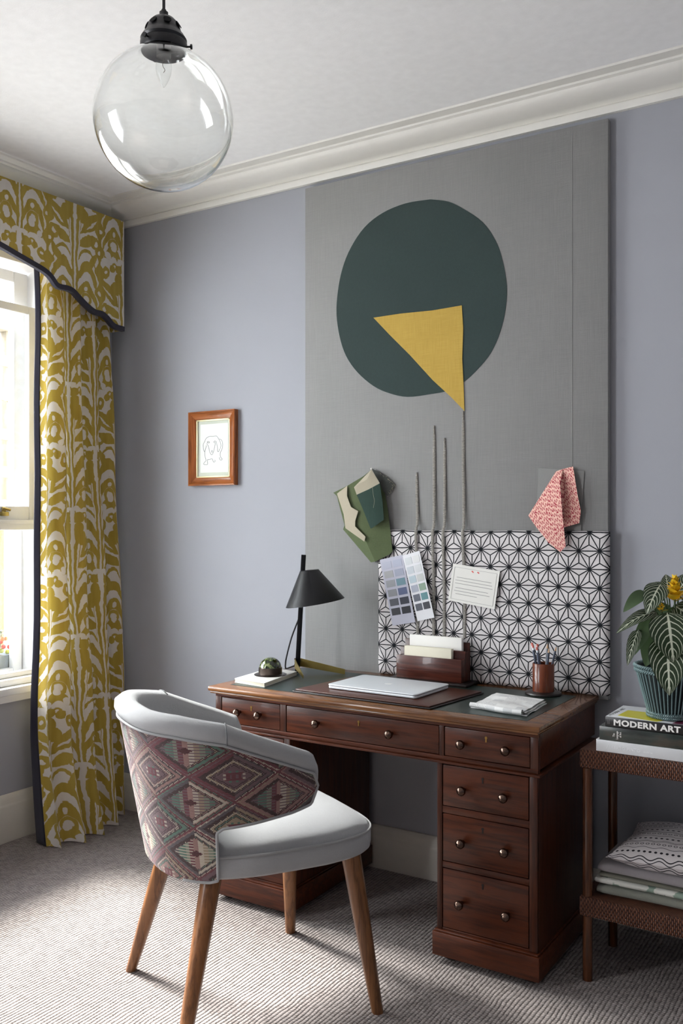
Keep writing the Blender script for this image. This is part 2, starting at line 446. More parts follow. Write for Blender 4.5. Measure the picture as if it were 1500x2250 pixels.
def mat_asanoha():
    """hemp-leaf star lattice stitched in dark thread on white quilted cloth"""
    g = G('star_lattice_cloth'); x, y, z = g.coords('UV')
    w1 = g.noise(g.vec, 11, 2)-0.5; w2 = g.noise(g.vecof(x+5, y), 13, 2)-0.5
    X = x + w1*0.005; Y = y + w2*0.005 + 0.012
    L = 0.0722; Hh = L*0.8660
    A = Y/Hh; Bq = (X*0.8660 - Y*0.5)/Hh; Cq = (X*-0.8660 - Y*0.5)/Hh
    fa, fb, fc = g.frac(A), g.frac(Bq), g.frac(Cq)
    dn = (fa+fb+fc) > 1.5
    k = 1-dn*2
    fa, fb, fc = dn+fa*k, dn+fb*k, dn+fc*k
    lo = g.min(fa, fb, fc); hi = g.max(fa, fb, fc); mid = fa+fb+fc-lo-hi
    d = g.min(lo*Hh, (mid-lo)*(Hh/1.732))
    stitch = g.noise(g.vec, 420, 2)
    ink = 1-g.step(0.0013, 0.0023, d + (stitch-0.5)*0.0012)
    knot = 1-g.step(0.94, 0.975, 1-hi + 0.9)   # dense stars where the threads cross
    ink = g.max(ink, g.step(0.935, 0.965, hi))
    rip = g.noise(g.vecof(x*12, y*70), 1.0, 3)
    c = g.mix(ink, g.mix(rip, srgb(196, 191, 192), srgb(220, 215, 215)), srgb(24, 27, 32))
    return g.bsdf(c, 0.85, 0, rip*1.0 + ink*0.5, 0.0025, spec=0.2)
def mat_linen(name, c0, c1):
    g = G(name); x, y, z = g.coords('Object')
    a = g.noise(g.vecof(x*900, y*900, z*14), 1.0, 2); b = g.noise(g.vecof(x*14, y*14, z*900), 1.0, 2)
    n = g.noise(g.vec, 2.5, 2)
    f = a*0.45+b*0.35+n*0.3
    return g.bsdf(g.ramp(f, [(0.3, c0), (0.75, c1)]), 0.9, 0, a+b, 0.0006, spec=0.15, sheen=0.2)
def mat_glass(name, tint=(1, 1, 1), rough=0.0, ior=1.45):
    g = G(name); n = g.n('ShaderNodeBsdfGlass'); n.inputs['Color'].default_value = (*tint, 1)
    n.inputs['Roughness'].default_value = rough; n.inputs['IOR'].default_value = ior
    g.t.links.new(n.outputs[0], g.out.inputs[0]); return g.mat
def mat_pane(name, ior=1.45):
    """thin flat glass: clear with a surface reflection"""
    g = G(name); t = g.n('ShaderNodeBsdfTransparent'); t.inputs[0].default_value = (0.97, 0.98, 0.98, 1)
    gl = g.n('ShaderNodeBsdfGlossy'); gl.inputs['Roughness'].default_value = 0.0
    fr = g.n('ShaderNodeFresnel'); ge = g.n('ShaderNodeNewGeometry')
    g.put(fr.inputs[0], ior - S(g, ge.outputs['Backfacing'])*(ior-1/ior))      # the same mirror effect on leaving the pane as on entering it
    mx = g.n('ShaderNodeMixShader'); g.t.links.new(fr.outputs[0], mx.inputs[0])
    g.t.links.new(t.outputs[0], mx.inputs[1]); g.t.links.new(gl.outputs[0], mx.inputs[2]); g.t.links.new(mx.outputs[0], g.out.inputs[0])
    return g.mat

M_WALL = mat_wall(); M_CARPET = mat_carpet()
M_CEIL = plain('matt_white_ceiling', srgb(244, 244, 245), 0.85, grain=0.0003)
M_TRIM = plain('white_eggshell_trim', srgb(226, 224, 218), 0.5, grain=0.0002, var=0.03)
M_SKIRT = plain('warm_white_skirting', srgb(206, 202, 192), 0.5, grain=0.0002, var=0.03)
M_WIN = plain('white_gloss_window_paint', srgb(232, 232, 232), 0.35, var=0.02)
M_PANE = mat_pane('window_glass')
M_IKAT = mat_ikat(); M_NAVY = cloth('navy_braid', srgb(38, 36, 54), 0.002)
M_BRASS = plain('aged_brass', srgb(176, 156, 92), 0.35, 1.0, var=0.15)
M_BLACK = plain('satin_black_metal', srgb(24, 24, 27), 0.38, 0.0, grain=0.0002, var=0.1)

# ------------------------------------------------------------------ room shell
RX, RY, CZ = 6.0, -6.5, 2.83
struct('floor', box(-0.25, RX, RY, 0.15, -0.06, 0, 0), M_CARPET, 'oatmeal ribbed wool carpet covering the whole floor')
struct('ceiling', box(-0.25, RX, RY, 0.15, CZ, CZ+0.08, 0), M_CEIL, 'plain white ceiling')
struct('wall_back', box(-0.25, RX, 0, 0.15, 0, CZ, 0), M_WALL, 'blue-grey painted wall behind the desk')
WY0, WY1, WZ0, WZ1 = -1.86, -0.37, 0.60, 2.50
SY0, SY1, SZ0, SZ1 = -4.52, -3.08, 0.70, 2.42            # unseen opening added behind the viewer's left shoulder to even out the daylight
V = join(vf_box(-0.25, 0, RY, SY0, 0, CZ), vf_box(-0.25, 0, SY1, WY0, 0, CZ), vf_box(-0.25, 0, SY0, SY1, 0, SZ0), vf_box(-0.25, 0, SY0, SY1, SZ1, CZ), vf_box(-0.25, 0, WY1, 0.0, 0, CZ), vf_box(-0.25, 0, WY0, WY1, 0, WZ0), vf_box(-0.25, 0, WY0, WY1, WZ1, CZ))
struct('wall_left', mesh_of(V[0], V[1]), M_WALL, 'blue-grey painted wall with the window')
struct('wall_right', box(RX, RX+0.1, RY, 0.15, 0, CZ, 0), M_WALL, 'blue-grey painted wall out of view')
struct('wall_front', box(-0.25, RX+0.1, RY-0.1, RY, 0, CZ, 0), M_WALL, 'blue-grey painted wall behind the viewer')

def extrude(profile, p0, p1, out, m0=(0, 0), m1=(0, 0)):
    """profile = (distance from wall, z); swept from p0 to p1; out = direction away from the wall; m0, m1 = mitre directions"""
    n = len(profile); V = []
    for p, m in ((p0, m0), (p1, m1)):
        for d, z in profile: V.append(Vector((p[0]+(out[0]+m[0])*d, p[1]+(out[1]+m[1])*d, z)))
    F = [(i, (i+1) % n, n+(i+1) % n, n+i) for i in range(n)] + [tuple(range(n))[::-1], tuple(range(n, 2*n))]
    return V, F
CORN = [(0, 2.744), (0.016, 2.744), (0.019, 2.750), (0.019, 2.768), (0.014, 2.774), (0.022, 2.778)]
CORN += [(0.022+0.098*math.sin(t*pi/12), 2.812-0.034*math.cos(t*pi/12)) for t in range(1, 7)]
CORN += [(0.132, 2.8155), (0.134, 2.822), (0.172, 2.824), (0.176, CZ), (0, CZ)]
v = extrude(CORN, (0, 0), (RX, 0), (0, -1), (1, 0)); struct('trim_1', smoothed(v, 30), M_TRIM, 'white moulded cornice along the back wall')
v = extrude(CORN, (0, RY), (0, 0), (1, 0), (0, 0), (0, -1)); struct('trim_2', smoothed(v, 30), M_TRIM, 'white moulded cornice above the window')
def skirting(h, t=0.024): return [(0, 0), (t, 0), (t, h-0.05), (t-0.003, h-0.042), (t-0.006, h-0.036), (t-0.006, h-0.02), (t-0.012, h-0.006), (t-0.018, h), (0, h)]
v = extrude(skirting(0.162, 0.028), (0.0, 0), (RX, 0), (0, -1), (1, 0)); struct('baseboard_back', smoothed(v, 30), M_SKIRT, 'white skirting board behind the desk')
v = extrude(skirting(0.198, 0.024), (0, RY), (0, 0.0), (1, 0), (0, 0), (0, -1)); struct('baseboard_left', smoothed(v, 30), M_SKIRT, 'white skirting board below the window')

# ------------------------------------------------------------------ window
win = bpy.data.objects.new('window_1', None); COL.objects.link(win); win.location = (0, -1.11, 0.62); win['kind'] = 'structure'
win['label'] = 'white sash window beside the curtain'
wp = lambda name, vf, mat=M_WIN, r=0.003, parent=None: part(name, vf, mat, win, r=r, parent=parent)
wp('jamb', vf_box(-0.25, 0.0, WY1-0.03, WY1, 0.66, WZ1)); wp('jamb', vf_box(-0.25, 0.0, WY0, WY0+0.03, 0.66, WZ1))
wp('head', vf_box(-0.25, 0.0, WY0, WY1, WZ1-0.03, WZ1))
wp('sill', join(vf_box(-0.25, 0.005, WY0, WY1, WZ0, 0.655), vf_box(0.0005, 0.055, WY0-0.08, WY1+0.08, 0.625, 0.655), vf_box(0.0005, 0.03, WY0-0.06, WY1+0.06, 0.590, 0.625), vf_box(-0.08, 0.012, WY0+0.03, WY1-0.03, 0.655, 0.683)), r=0.004)
wp('architrave', join(vf_box(0.0005, 0.022, WY1-0.01, WY1+0.07, 0.655, 2.56), vf_box(0.0005, 0.022, WY0-0.07, WY0+0.01, 0.655, 2.56)), r=0.004)
def sash(name, x, y0, y1, z0, z1, st=0.05, rb=0.05, rt=0.04, t=0.035, bars=()):
    s = wp(name, join(vf_box(x-t, x, y1-st, y1, z0, z1), vf_box(x-t, x, y0, y0+st, z0, z1), vf_box(x-t, x, y0+st, y1-st, z0, z0+rb), vf_box(x-t, x, y0+st, y1-st, z1-rt, z1),
                      *[vf_box(x-t+0.004, x-0.004, b-0.011, b+0.011, z0+rb, z1-rt) for b in bars]), r=0.005)
    wp('pane', vf_box(x-t*0.5-0.002, x-t*0.5+0.002, y0+st, y1-st, z0+rb, z1-rt), M_PANE, r=0, parent=s)
    return s
ym = -1.11
sash('inner_upper_sash', -0.035, WY0+0.03, WY1-0.03, 1.355, 2.30, 0.056, 0.066, 0.036, 0.03)
sash('inner_lower_sash', -0.025, WY0+0.03, WY1-0.03, 0.683, 1.352, 0.020, 0.022, 0.034, 0.03)
sash('outer_upper_sash', -0.105, WY0+0.035, WY1-0.035, 1.40, 2.46, 0.075, 0.05, 0.05, 0.035)
sash('outer_lower_sash', -0.145, WY0+0.035, WY1-0.035, 0.66, 1.43, 0.045, 0.04, 0.045, 0.035)
wp('meeting_rail_bead', vf_box(-0.026, -0.010, WY0+0.03, WY1-0.03, 1.345, 1.362), r=0.003)
fx = wp('sash_fastener', vf_box(-0.034, -0.014, -0.609, -0.576, 1.378, 1.396), M_BRASS, 0.003)
wp('lever', join(vf_tube([(-0.03, -0.592, 1.395), (-0.028, -0.592, 1.415)], 0.009, 8), vf_tube([(-0.026, -0.600, 1.412), (-0.020, -0.566, 1.404)], 0.006, 8)), M_BRASS, 0, parent=fx)

# ------------------------------------------------------------------ pelmet and curtain
PEL = [(-0.078, 2.238), (-0.142, 2.243), (-0.185, 2.272), (-0.215, 2.284), (-0.258, 2.285), (-0.300, 2.302), (-0.343, 2.327), (-0.380, 2.351), (-0.410, 2.357), (-0.450, 2.355), (-0.475, 2.362),
       (-0.505, 2.390), (-0.540, 2.407), (-0.60, 2.422), (-0.68, 2.441), (-0.78, 2.464), (-0.92, 2.484), (-1.11, 2.492)]
PL = spline([(0, y, z) for y, z in PEL], 4); ed = [(p.y, p.z) for p in PL]; ed += [(-2.22-y, z) for y, z in ed[::-1][1:]]
pm = thing('curtain_pelmet', 'wavy-edged ochre and white patterned pelmet board above the window', 'pelmet', (0.0, -1.11, 2.24))
PX, PT = 0.16, 2.7425
V, F, uv = [], [], []
def pv(p, u): V.append(Vector(p)); uv.append(u); return len(V)-1
for y, z in ed:
    for x, zz in ((PX, z), (PX, PT), (PX-0.014, PT), (PX-0.014, z)): pv((x, y, zz), (y+0.66+0.145, zz-0.30))
for i in range(len(ed)-1):
    for k in range(4): a, b = i*4+k, i*4+(k+1) % 4; F.append((a, b, b+4, a+4))
F += [(0, 1, 2, 3), tuple(len(V)-4+k for k in (3, 2, 1, 0))]
for y0, y1, zb in ((-0.078, -0.092, 2.238), (-2.142, -2.128, 2.238)):         # returns to the wall
    o = len(V)
    for x in (0.024, PX-0.014):
        for y in (y0, y1):
            for zz in (zb, PT): pv((x, y, zz), (x+y, zz-0.30))
    F += [tuple(o+i for i in q) for q in ((0, 1, 5, 4), (2, 6, 7, 3), (0, 4, 6, 2), (1, 3, 7, 5), (0, 2, 3, 1), (4, 5, 7, 6))]
part('pelmet_board', (V, F), M_IKAT, pm, uv=uv, ang=30)
trim = []
for i, (y, z) in enumerate(ed):
    y2, z2 = ed[min(i+1, len(ed)-1)]; y1, z1 = ed[max(i-1, 0)]
    t = Vector((0, y2-y1, z2-z1)).normalized(); nn = Vector((0, -t.z, t.y)); nn = nn if nn.z > 0 else -nn
    trim.append((Vector((0, y, z))-nn*0.004, Vector((0, y, z))+nn*0.018))
V, F = [], []
for a, b in trim:
    for x, q in ((PX-0.016, a), (PX+0.004, a), (PX+0.004, b), (PX+0.0005, b)): V.append(Vector((x, q.y, q.z)))
for i in range(len(trim)-1):
    for k in range(4): a, b = i*4+k, i*4+(k+1) % 4; F.append((a, b, b+4, a+4))
F += [(0, 1, 2, 3), tuple(len(V)-4+k for k in (3, 2, 1, 0))]
part('edge_braid', (V, F), M_NAVY, pm, ang=50, label='dark navy braid along the wavy edge')

cu = thing('curtain', 'floor-length ochre and white patterned curtain with navy leading edge', 'curtain', (0.2, -0.32, 0.0))
NF = 4.6
def curt(u, v):
    """u 0 leading edge .. 1 outer edge (below 0: the braid), v 0 hem .. 1 top"""
    z = 0.006 + v*2.56
    yl = lerp([(0, -0.580), (0.12, -0.556), (0.3, -0.535), (0.6, -0.517), (1, -0.507)], v)
    yo = lerp([(0, -0.075), (0.1, -0.060), (0.25, -0.047), (0.45, -0.062), (0.8, -0.098), (1, -0.104)], v)
    uu = max(u, 0)
    bow = lerp([(0, 0.115), (0.10, 0.085), (0.25, 0.050), (0.5, 0.020), (1, 0.0)], v)
    x = 0.095 + bow*math.sin(pi*min(1, uu*0.92+0.10))**0.8 + 0.02*(1-v) + 0.075*max(0, 1-v*5)**2*(1-uu)
    ph = 2*pi*NF*(uu**0.88) + 0.35*math.sin(3.1*v+uu*5) - 0.9
    amp = lerp([(0, 0.048), (0.2, 0.036), (0.6, 0.027), (1, 0.024)], v)*(0.55+0.45*min(1, uu*5))
    s = math.sin(ph); s = math.copysign(abs(s)**0.8, s)
    x += amp*s + 0.004*math.sin(17*v+9*uu)
    y = yl + (yo-yl)*(uu + 0.020*math.cos(ph)*1.6)
    y += 0.003*math.sin(23*v+4*uu)
    if u < 0:
        k = -u; x -= k*(0.45+1.1*max(0, 1-v*5)); y -= k*0.5*(0.5+0.5*(1-v))*(1-1.4*max(0, 1-v*5))
    return Vector((max(x, 0.034), y, z))
NU, NV = 150, 130
V, F = vf_grid(lambda a, b: curt(a, b), NU, NV)
uv = [(i/NU*1.05 + 0.02, V[j*(NU+1)+i].z) for j in range(NV+1) for i in range(NU+1)]
part('cloth', (V, F), M_IKAT, cu, uv=uv, ang=180)
V, F = vf_grid(lambda a, b: curt(-0.045*(1-a), b) + Vector((0.001, 0, 0)), 4, NV)
V, F = thick((V, F), (-0.003, 0.001, 0))
part('leading_edge_braid', (V, F), M_NAVY, cu, ang=180, label='dark navy braid down the leading edge')

# ------------------------------------------------------------------ outside the window
M_ZINC = plain('weathered_zinc', srgb(140, 150, 158), 0.55, 0.3, grain=0.0004, var=0.12)
M_REND = plain('white_render', srgb(240, 240, 238), 0.9, grain=0.001, var=0.03)
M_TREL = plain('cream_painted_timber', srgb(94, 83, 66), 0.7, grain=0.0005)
M_PINE = wood('orange_pine', srgb(84, 50, 20), srgb(116, 76, 36), 8, 'Z', 0.6)
M_LEAFG = plain('dark_green_leaf', srgb(52, 70, 44), 0.45, var=0.25)
M_SOIL = plain('dark_soil', srgb(46, 36, 30), 0.95, grain=0.004, scale=90)
g_ = single('garden_ground', vf_box(-9, -0.25, -6, 6, -0.35, -0.25), plain('pale_paving', srgb(160, 157, 152), 0.9, grain=0.001), 'pale paved ground outside the window', 'ground'); g_['kind'] = 'structure'; del g_['category']
o = single('garden_wall', vf_box(-2.5, -2.3, 0.62, 4.0, -0.25, 2.95), M_REND, 'tall white rendered garden wall outside the window', 'wall')
o['kind'] = 'structure'; del o['category']
tr = thing('garden_trellis', 'cream painted timber trellis seen through the upper window panes', 'trellis', (-1.5, 0.44, 1.33))
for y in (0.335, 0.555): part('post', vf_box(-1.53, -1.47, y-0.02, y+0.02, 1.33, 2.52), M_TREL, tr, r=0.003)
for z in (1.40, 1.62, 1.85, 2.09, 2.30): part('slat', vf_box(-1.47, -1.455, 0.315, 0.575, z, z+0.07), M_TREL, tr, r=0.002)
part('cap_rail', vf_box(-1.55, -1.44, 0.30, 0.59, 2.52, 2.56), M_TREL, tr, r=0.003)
fe = thing('timber_fence', 'orange pine fence panel below the trellis outside', 'fence', (-1.5, 0.4, -0.25))
for y in (0.275, 0.365, 0.455): part('board', vf_box(-1.53, -1.50, y, y+0.088, -0.25, 1.33), M_PINE, fe, r=0.002)
tro = thing('window_box', 'grey zinc window box on the outer sill', 'planter', (-0.2245, -0.66, 0.600))
part('sill_slab', vf_box(-0.40, -0.2502, WY0, WY1, 0.55, 0.600), M_WIN, win, r=0.004)
bx0, bx1, by0, by1, bz0, bz1 = -0.335, -0.185, -1.02, -0.405, 0.6555, 0.755
part('trough', join(vf_box(bx0, bx0+0.004, by0, by1, bz0, bz1), vf_box(bx1-0.004, bx1, by0, by1, bz0, bz1), vf_box(bx0+0.004, bx1-0.004, by0, by0+0.004, bz0, bz1), vf_box(bx0+0.004, bx1-0.004, by1-0.004, by1, bz0, bz1), vf_box(bx0+0.004, bx1-0.004, by0+0.004, by1-0.004, bz0, bz0+0.004)), M_ZINC, tro, r=0)
part('soil', vf_box(bx0+0.005, bx1-0.005, by0+0.005, by1-0.005, bz0+0.005, bz1-0.012), M_SOIL, tro, r=0)
def blade(base, tip, width, up=(0, 0, 1), droop=0.2, nu=4, nv=8, fold=0.15, shape=None):
    """a leaf: base to tip, widest below the middle; returns V, F, uv"""
    b, t = Vector(base), Vector(tip); d = t-b; Ln = d.length
    n = Vector(up); n = (n - d*(n.dot(d)/d.length_squared)).normalized(); s = d.cross(n).normalized()
    V, F, uv = [], [], []
    for j in range(nv+1):
        v = j/nv
        wv = (shape or (lambda q: (math.sin(pi*q**0.75)**0.9)))(v)*width*0.5 + 0.0006
        for i in range(nu+1):
            a = i/nu*2-1
            p = b + d*v + s*(a*wv) + n*(droop*Ln*math.sin(pi*v)*0.6 + fold*abs(a)*wv)
            V.append(p); uv.append((a, v))
    F = [(j*(nu+1)+i, j*(nu+1)+i+1, (j+1)*(nu+1)+i+1, (j+1)*(nu+1)+i) for j in range(nv) for i in range(nu)]
    return V, F, uv
rr = random.Random(3)
cp = thing('flowering_pot_plant', 'dark-leaved plant with orange and red berries in the window box', 'plant', (-0.255, -0.50, 0.745))
stems = []
for k in range(9):
    y = -0.66 + 0.026*k + rr.uniform(-.01, .01); x = -0.255 + rr.uniform(-.03, .03); top = Vector((x+rr.uniform(-.03, .05), y+rr.uniform(-.02, .05), 0.745+rr.uniform(.09, .15)))
    part('stem', vf_tube([(x, y, 0.7455), ((x+top.x)/2, (y+top.y)/2, 0.80), top], 0.003, 5), M_LEAFG, cp); stems.append(((x, y, 0.745), top))
for k in range(84):
    b, t = stems[k % 9]; b = Vector(b); q = rr.uniform(0.25, 1.0); p = b + (t-b)*q; a = rr.uniform(0, 2*pi); ln = rr.uniform(.04, .07)
    tip = p + Vector((math.cos(a)*ln, math.sin(a)*ln, rr.uniform(-0.03, 0.02)))
    if tip.y > -0.385: tip.y = -0.40
    V, F, uv = blade(p, tip, 0.016, (0, 0, 1), 0.15, 2, 4)
    part('leaf', (V, F), M_LEAFG, cp, ang=180)
M_BER = [plain('orange_berry', srgb(226, 106, 40), 0.3), plain('red_berry', srgb(212, 50, 44), 0.3), plain('lime_berry', srgb(190, 196, 70), 0.3)]
for k, (px, py, c) in enumerate([(26, 1413, 0), (20, 1421, 1), (16, 1432, 2), (12, 1403, 0), (5, 1404, 0), (8, 1421, 1), (2, 1410, 1), (3, 1430, 2), (30, 1424, 1), (-8, 1415, 0), (-15, 1425, 1)]):
    c_ = onx(px, py, -0.215+0.006*(k % 3)); part('berry', vf_lathe([(0, -0.011)]+[(0.011*math.sin(t), -0.011*math.cos(t)) for t in (0.5, 1.0, 1.57, 2.1, 2.6)]+[(0, 0.011)], 10, c_), M_BER[c], cp)
# ------------------------------------------------------------------ pedestal desk
MAHD, MAHL = srgb(43, 17, 9), srgb(92, 44, 22)
M_MAHX = wood('mahogany_long_grain', MAHD, MAHL, 7, 'X', 0.36, 0.05)
M_MAHZ = wood('mahogany_upright_grain', srgb(37, 15, 9), srgb(78, 38, 20), 7, 'Z', 0.36, 0.05)
M_TOPW = wood('worn_mahogany_top', srgb(80, 48, 27), srgb(136, 91, 54), 7, 'X', 0.25, 0.3)
M_KNOB = plain('polished_bronze_knob', srgb(104, 84, 74), 0.2, 1.0, var=0.2)
M_DARKW = plain('dark_drawer_gap', srgb(26, 14, 10), 0.7)
M_BRASSD = plain('dull_brass_escutcheon', srgb(150, 118, 66), 0.4, 1.0)
M_GLEATH = plain('dark_green_leather', srgb(36, 50, 46), 0.32, grain=0.0005, scale=500, var=0.15)
dk = thing('pedestal_desk', 'dark mahogany pedestal desk with green leather top and bronze knobs', 'desk', (1.735, -0.32, 0))
DX0, DX1, DY0, DY1, DT = 1.117, 2.358, -0.608, -0.032, 0.765
dp = lambda n, vf, m=M_MAHX, r=0.003, parent=None, label=None: part(n, vf, m, dk, r=r, parent=parent, label=label)
# top: moulded edge swept round as stacked boards
def ring_board(x0, x1, y0, y1, z0, z1): return vf_box(x0, x1, y0, y1, z0, z1)
top = dp('desktop', ring_board(DX0, DX1, DY0, DY1, 0.7475, DT), M_TOPW, 0.005)
dp('edge_moulding', ring_board(DX0+0.006, DX1-0.006, DY0+0.006, DY1, 0.7395, 0.7475), M_TOPW, 0.003, parent=top)
dp('leather_inset', vf_box(DX0+0.055, DX1-0.06, DY0+0.062, DY1-0.06, DT-0.0005, DT+0.0012), M_GLEATH, 0, parent=top, label='dark green leather writing surface')
FY = -0.585
# carcass behind the fronts
def shell(x0, x1, y0, y1, z0, z1): return vf_box(x0, x1, y0, y1, z0, z1)
dp('frieze_carcass', shell(1.136, 2.346, FY+0.016, DY1-0.01, 0.632, 0.7395), M_MAHX, 0.002)
def frame(x0, x1, z0, z1, openings, name, mat=M_MAHX):
    """rails and stiles around rectangular openings on the front, one board each"""
    xs = sorted(openings, key=lambda o: o[0])
    return xs
OP = [(1.162, 1.422), (1.447, 2.028), (2.044, 2.322)]
ZB, ZT = 0.636, 0.728
dp('frieze_rail', vf_box(1.136, 2.346, FY, FY+0.016, ZT, 0.7395), M_MAHX, 0.001)
dp('frieze_rail', join(vf_box(1.136, 2.346, FY, FY+0.016, 0.622, ZB), vf_box(1.128, 2.354, FY-0.008, DY1-0.012, 0.614, 0.6215)), M_MAHX, 0.0015)
e = [1.136]+[q for o_ in OP for q in o_]+[2.346]
for a, b in zip(e[0::2], e[1::2]): dp('frieze_stile', vf_box(a, b, FY, FY+0.016, ZB, ZT), M_MAHZ, 0.001)
KP = [(0, 0), (0.0055, 0), (0.0065, 0.003), (0.0055, 0.006), (0.0065, 0.010), (0.0115, 0.014), (0.0142, 0.020), (0.0140, 0.026), (0.0105, 0.031), (0.0060, 0.0335), (0.0052, 0.0345), (0.0040, 0.0360), (0, 0.0365)]
KNOB = smoothed(vf_lathe(KP, 20, (0, 0, 0), 'Y'), 60)
KEY = smoothed(join(vf_lathe([(0, 0), (0.0042, 0), (0.0042, 0.0012), (0, 0.0012)], 14, (0, 0, 0.004), 'Y'), vf_box(-0.0022, 0.0022, -0.0012, 0, -0.009, 0.003)), 30)
KEYD = KEY.copy()
def drawer(x0, x1, z0, z1, knobs, key=None, key_mat=M_BRASSD):
    gp = 0.0022
    d = dp('drawer', vf_box(x0+gp, x1-gp, FY+0.001, FY+0.013, z0+gp, z1-gp), M_MAHX, 0.0015)
    for kx, kz in knobs:
        obj('knob', KNOB, M_KNOB, d, Vector((kx, FY+0.001, kz))-dk.location)
    if key: obj('keyhole', KEY if key_mat is M_BRASSD else KEYD, key_mat, d, Vector((key[0], FY+0.001, key[1]))-dk.location)
    return d
drawer(*OP[0], ZB, ZT, [(1.247, 0.682), (1.338, 0.682)], (1.297, 0.700))
drawer(*OP[1], ZB, ZT, [(1.580, 0.682), (1.860, 0.682)], (1.737, 0.700))
drawer(*OP[2], ZB, ZT, [(2.108, 0.682), (2.252, 0.682)], (2.183, 0.704))
def pedestal(x0, x1):
    a, b = x0+0.018, x1-0.026
    zs = [(0.108, 0.293), (0.312, 0.461), (0.482, 0.611)]
    dp('pedestal_carcass', join(vf_box(x0, x0+0.016, FY+0.016, DY1-0.02, 0.1, 0.614), vf_box(x1-0.016, x1, FY+0.016, DY1-0.02, 0.1, 0.614),
                                 vf_box(x0+0.016, x1-0.016, DY1-0.035, DY1-0.02, 0.1, 0.614)), M_MAHZ, 0.002)
    dp('pedestal_backing', vf_box(x0+0.016, x1-0.016, FY+0.017, FY+0.022, 0.1, 0.614), M_DARKW, 0)
    dp('pedestal_stile', vf_box(x0, a, FY, FY+0.016, 0.1, 0.614), M_MAHZ, 0.003)
    dp('pedestal_stile', vf_box(b, x1, FY, FY+0.016, 0.1, 0.614), M_MAHZ, 0.003)
    for z0, z1 in ((0.1, 0.108), (0.293, 0.312), (0.461, 0.482), (0.611, 0.614)): dp('drawer_rail', vf_box(a, b, FY+0.002, FY+0.016, z0, z1), M_MAHX, 0.0008)
    m = (a+b)/2
    for (z0, z1), dx in zip(zs, (0.075, 0.070, 0.067)):
        zk = (z0+z1)/2-0.004
        drawer(a, b, z0, z1, [(m-dx, zk), (m+dx, zk)], (m-0.006, z1-0.032), M_DARKW)
    dp('plinth', join(vf_box(x0-0.012, x1+0.008, FY-0.010, DY1-0.01, 0.022, 0.094), vf_box(x0-0.007, x1+0.004, FY-0.006, DY1-0.012, 0.094, 0.101)), M_MAHX, 0.003)
    for cx in (x0+0.035, x1-0.035):
        for cy_ in (FY+0.03, DY1-0.05):
            dp('castor', vf_tube([(cx-0.012, cy_, 0.0125), (cx+0.012, cy_, 0.0125)], 0.0122, 14), M_BLACK, 0)
pedestal(2.020, 2.344)
pedestal(1.140, 1.464)

# ------------------------------------------------------------------ things on the desk
M_BLEATH = plain('dark_brown_leather', srgb(78, 42, 30), 0.28, grain=0.0004, scale=600, var=0.2)
M_BEDGE = plain('near_black_leather', srgb(30, 20, 18), 0.35, grain=0.0004, scale=600)
M_ALU = plain('brushed_aluminium', srgb(222, 226, 230), 0.4, 0.2, var=0.02)
M_PAPER = plain('white_paper', srgb(240, 238, 233), 0.85, var=0.02)
M_CREAM = plain('cream_paper', srgb(232, 226, 206), 0.85, var=0.03)
M_INK = plain('black_ink', srgb(30, 30, 32), 0.7)
SURF = DT + 0.0012
def quad_slab(pts, z0, z1): return vf_slab([Vector((x, y, z0)) for x, y in pts], (0, 0, z1-z0))
# writing mat
mat_ = thing('desk_mat', 'brown leather desk mat under the closed laptop', 'desk mat', (1.735, -0.38, SURF))
part('base_board', quad_slab([(1.445, -0.545), (1.985, -0.560), (2.020, -0.225), (1.478, -0.212)], SURF, SURF+0.005), M_BEDGE, mat_, r=0.002)
part('leather_pad', quad_slab([(1.450, -0.535), (1.978, -0.552), (2.014, -0.229), (1.482, -0.216)], SURF+0.005, SURF+0.010), M_BLEATH, mat_, r=0.002)
# laptop
lp = thing('laptop', 'closed silver aluminium laptop lying on the leather mat', 'laptop', (1.722, -0.360, SURF+0.0102), math.radians(-1.6))
def rrect(w, d, r, m=6): return [(sx*(w/2-r)+r*math.cos(a0+k*pi/2/m), sy*(d/2-r)+r*math.sin(a0+k*pi/2/m)) for sx, sy, a0 in ((1, 1, 0), (-1, 1, pi/2), (-1, -1, pi), (1, -1, 1.5*pi)) for k in range(m+1)]
def rslab(w, d, r, z0, z1): return vf_slab([Vector((x, y, z0)) for x, y in rrect(w, d, r)], (0, 0, z1-z0))
part('base', rslab(0.352, 0.236, 0.014, 0.0015, 0.0105), M_ALU, lp, world=False, r=0.0028)
lid = part('lid', rslab(0.354, 0.238, 0.014, 0.0112, 0.0162), M_ALU, lp, world=False, r=0.0018)
ap = []
for t in range(40):
    a = 2*pi*t/40; r_ = 0.0135*(1+0.06*math.cos(2*a)) - (0.0022*math.exp(-((a-pi/2)/0.28)**2)) - (0.0012*math.exp(-((a-1.5*pi)/0.25)**2))
    x, y = r_*math.cos(a), r_*math.sin(a); dd = math.hypot(x-0.0165, y-0.002)
    if dd < 0.0075: x, y = 0.0165+(x-0.0165)*0.0075/max(dd, 1e-5), 0.002+(y-0.002)*0.0075/max(dd, 1e-5)
    ap.append(Vector((x, y, 0.0162)))
lf = [Vector((0.001+0.0065*q*0.9+s*0.0022*math.sin(pi*q), 0.0148+0.0065*q, 0.0162)) for s, rng in ((1, (0, .25, .5, .75, 1)), (-1, (.75, .5, .25))) for q in rng]
part('emblem', join(vf_slab(ap, (0, 0, 0.0003)), vf_slab(lf, (0, 0, 0.0003))), plain('white_emblem', srgb(248, 250, 252), 0.3), lp, world=False, parent=lid)
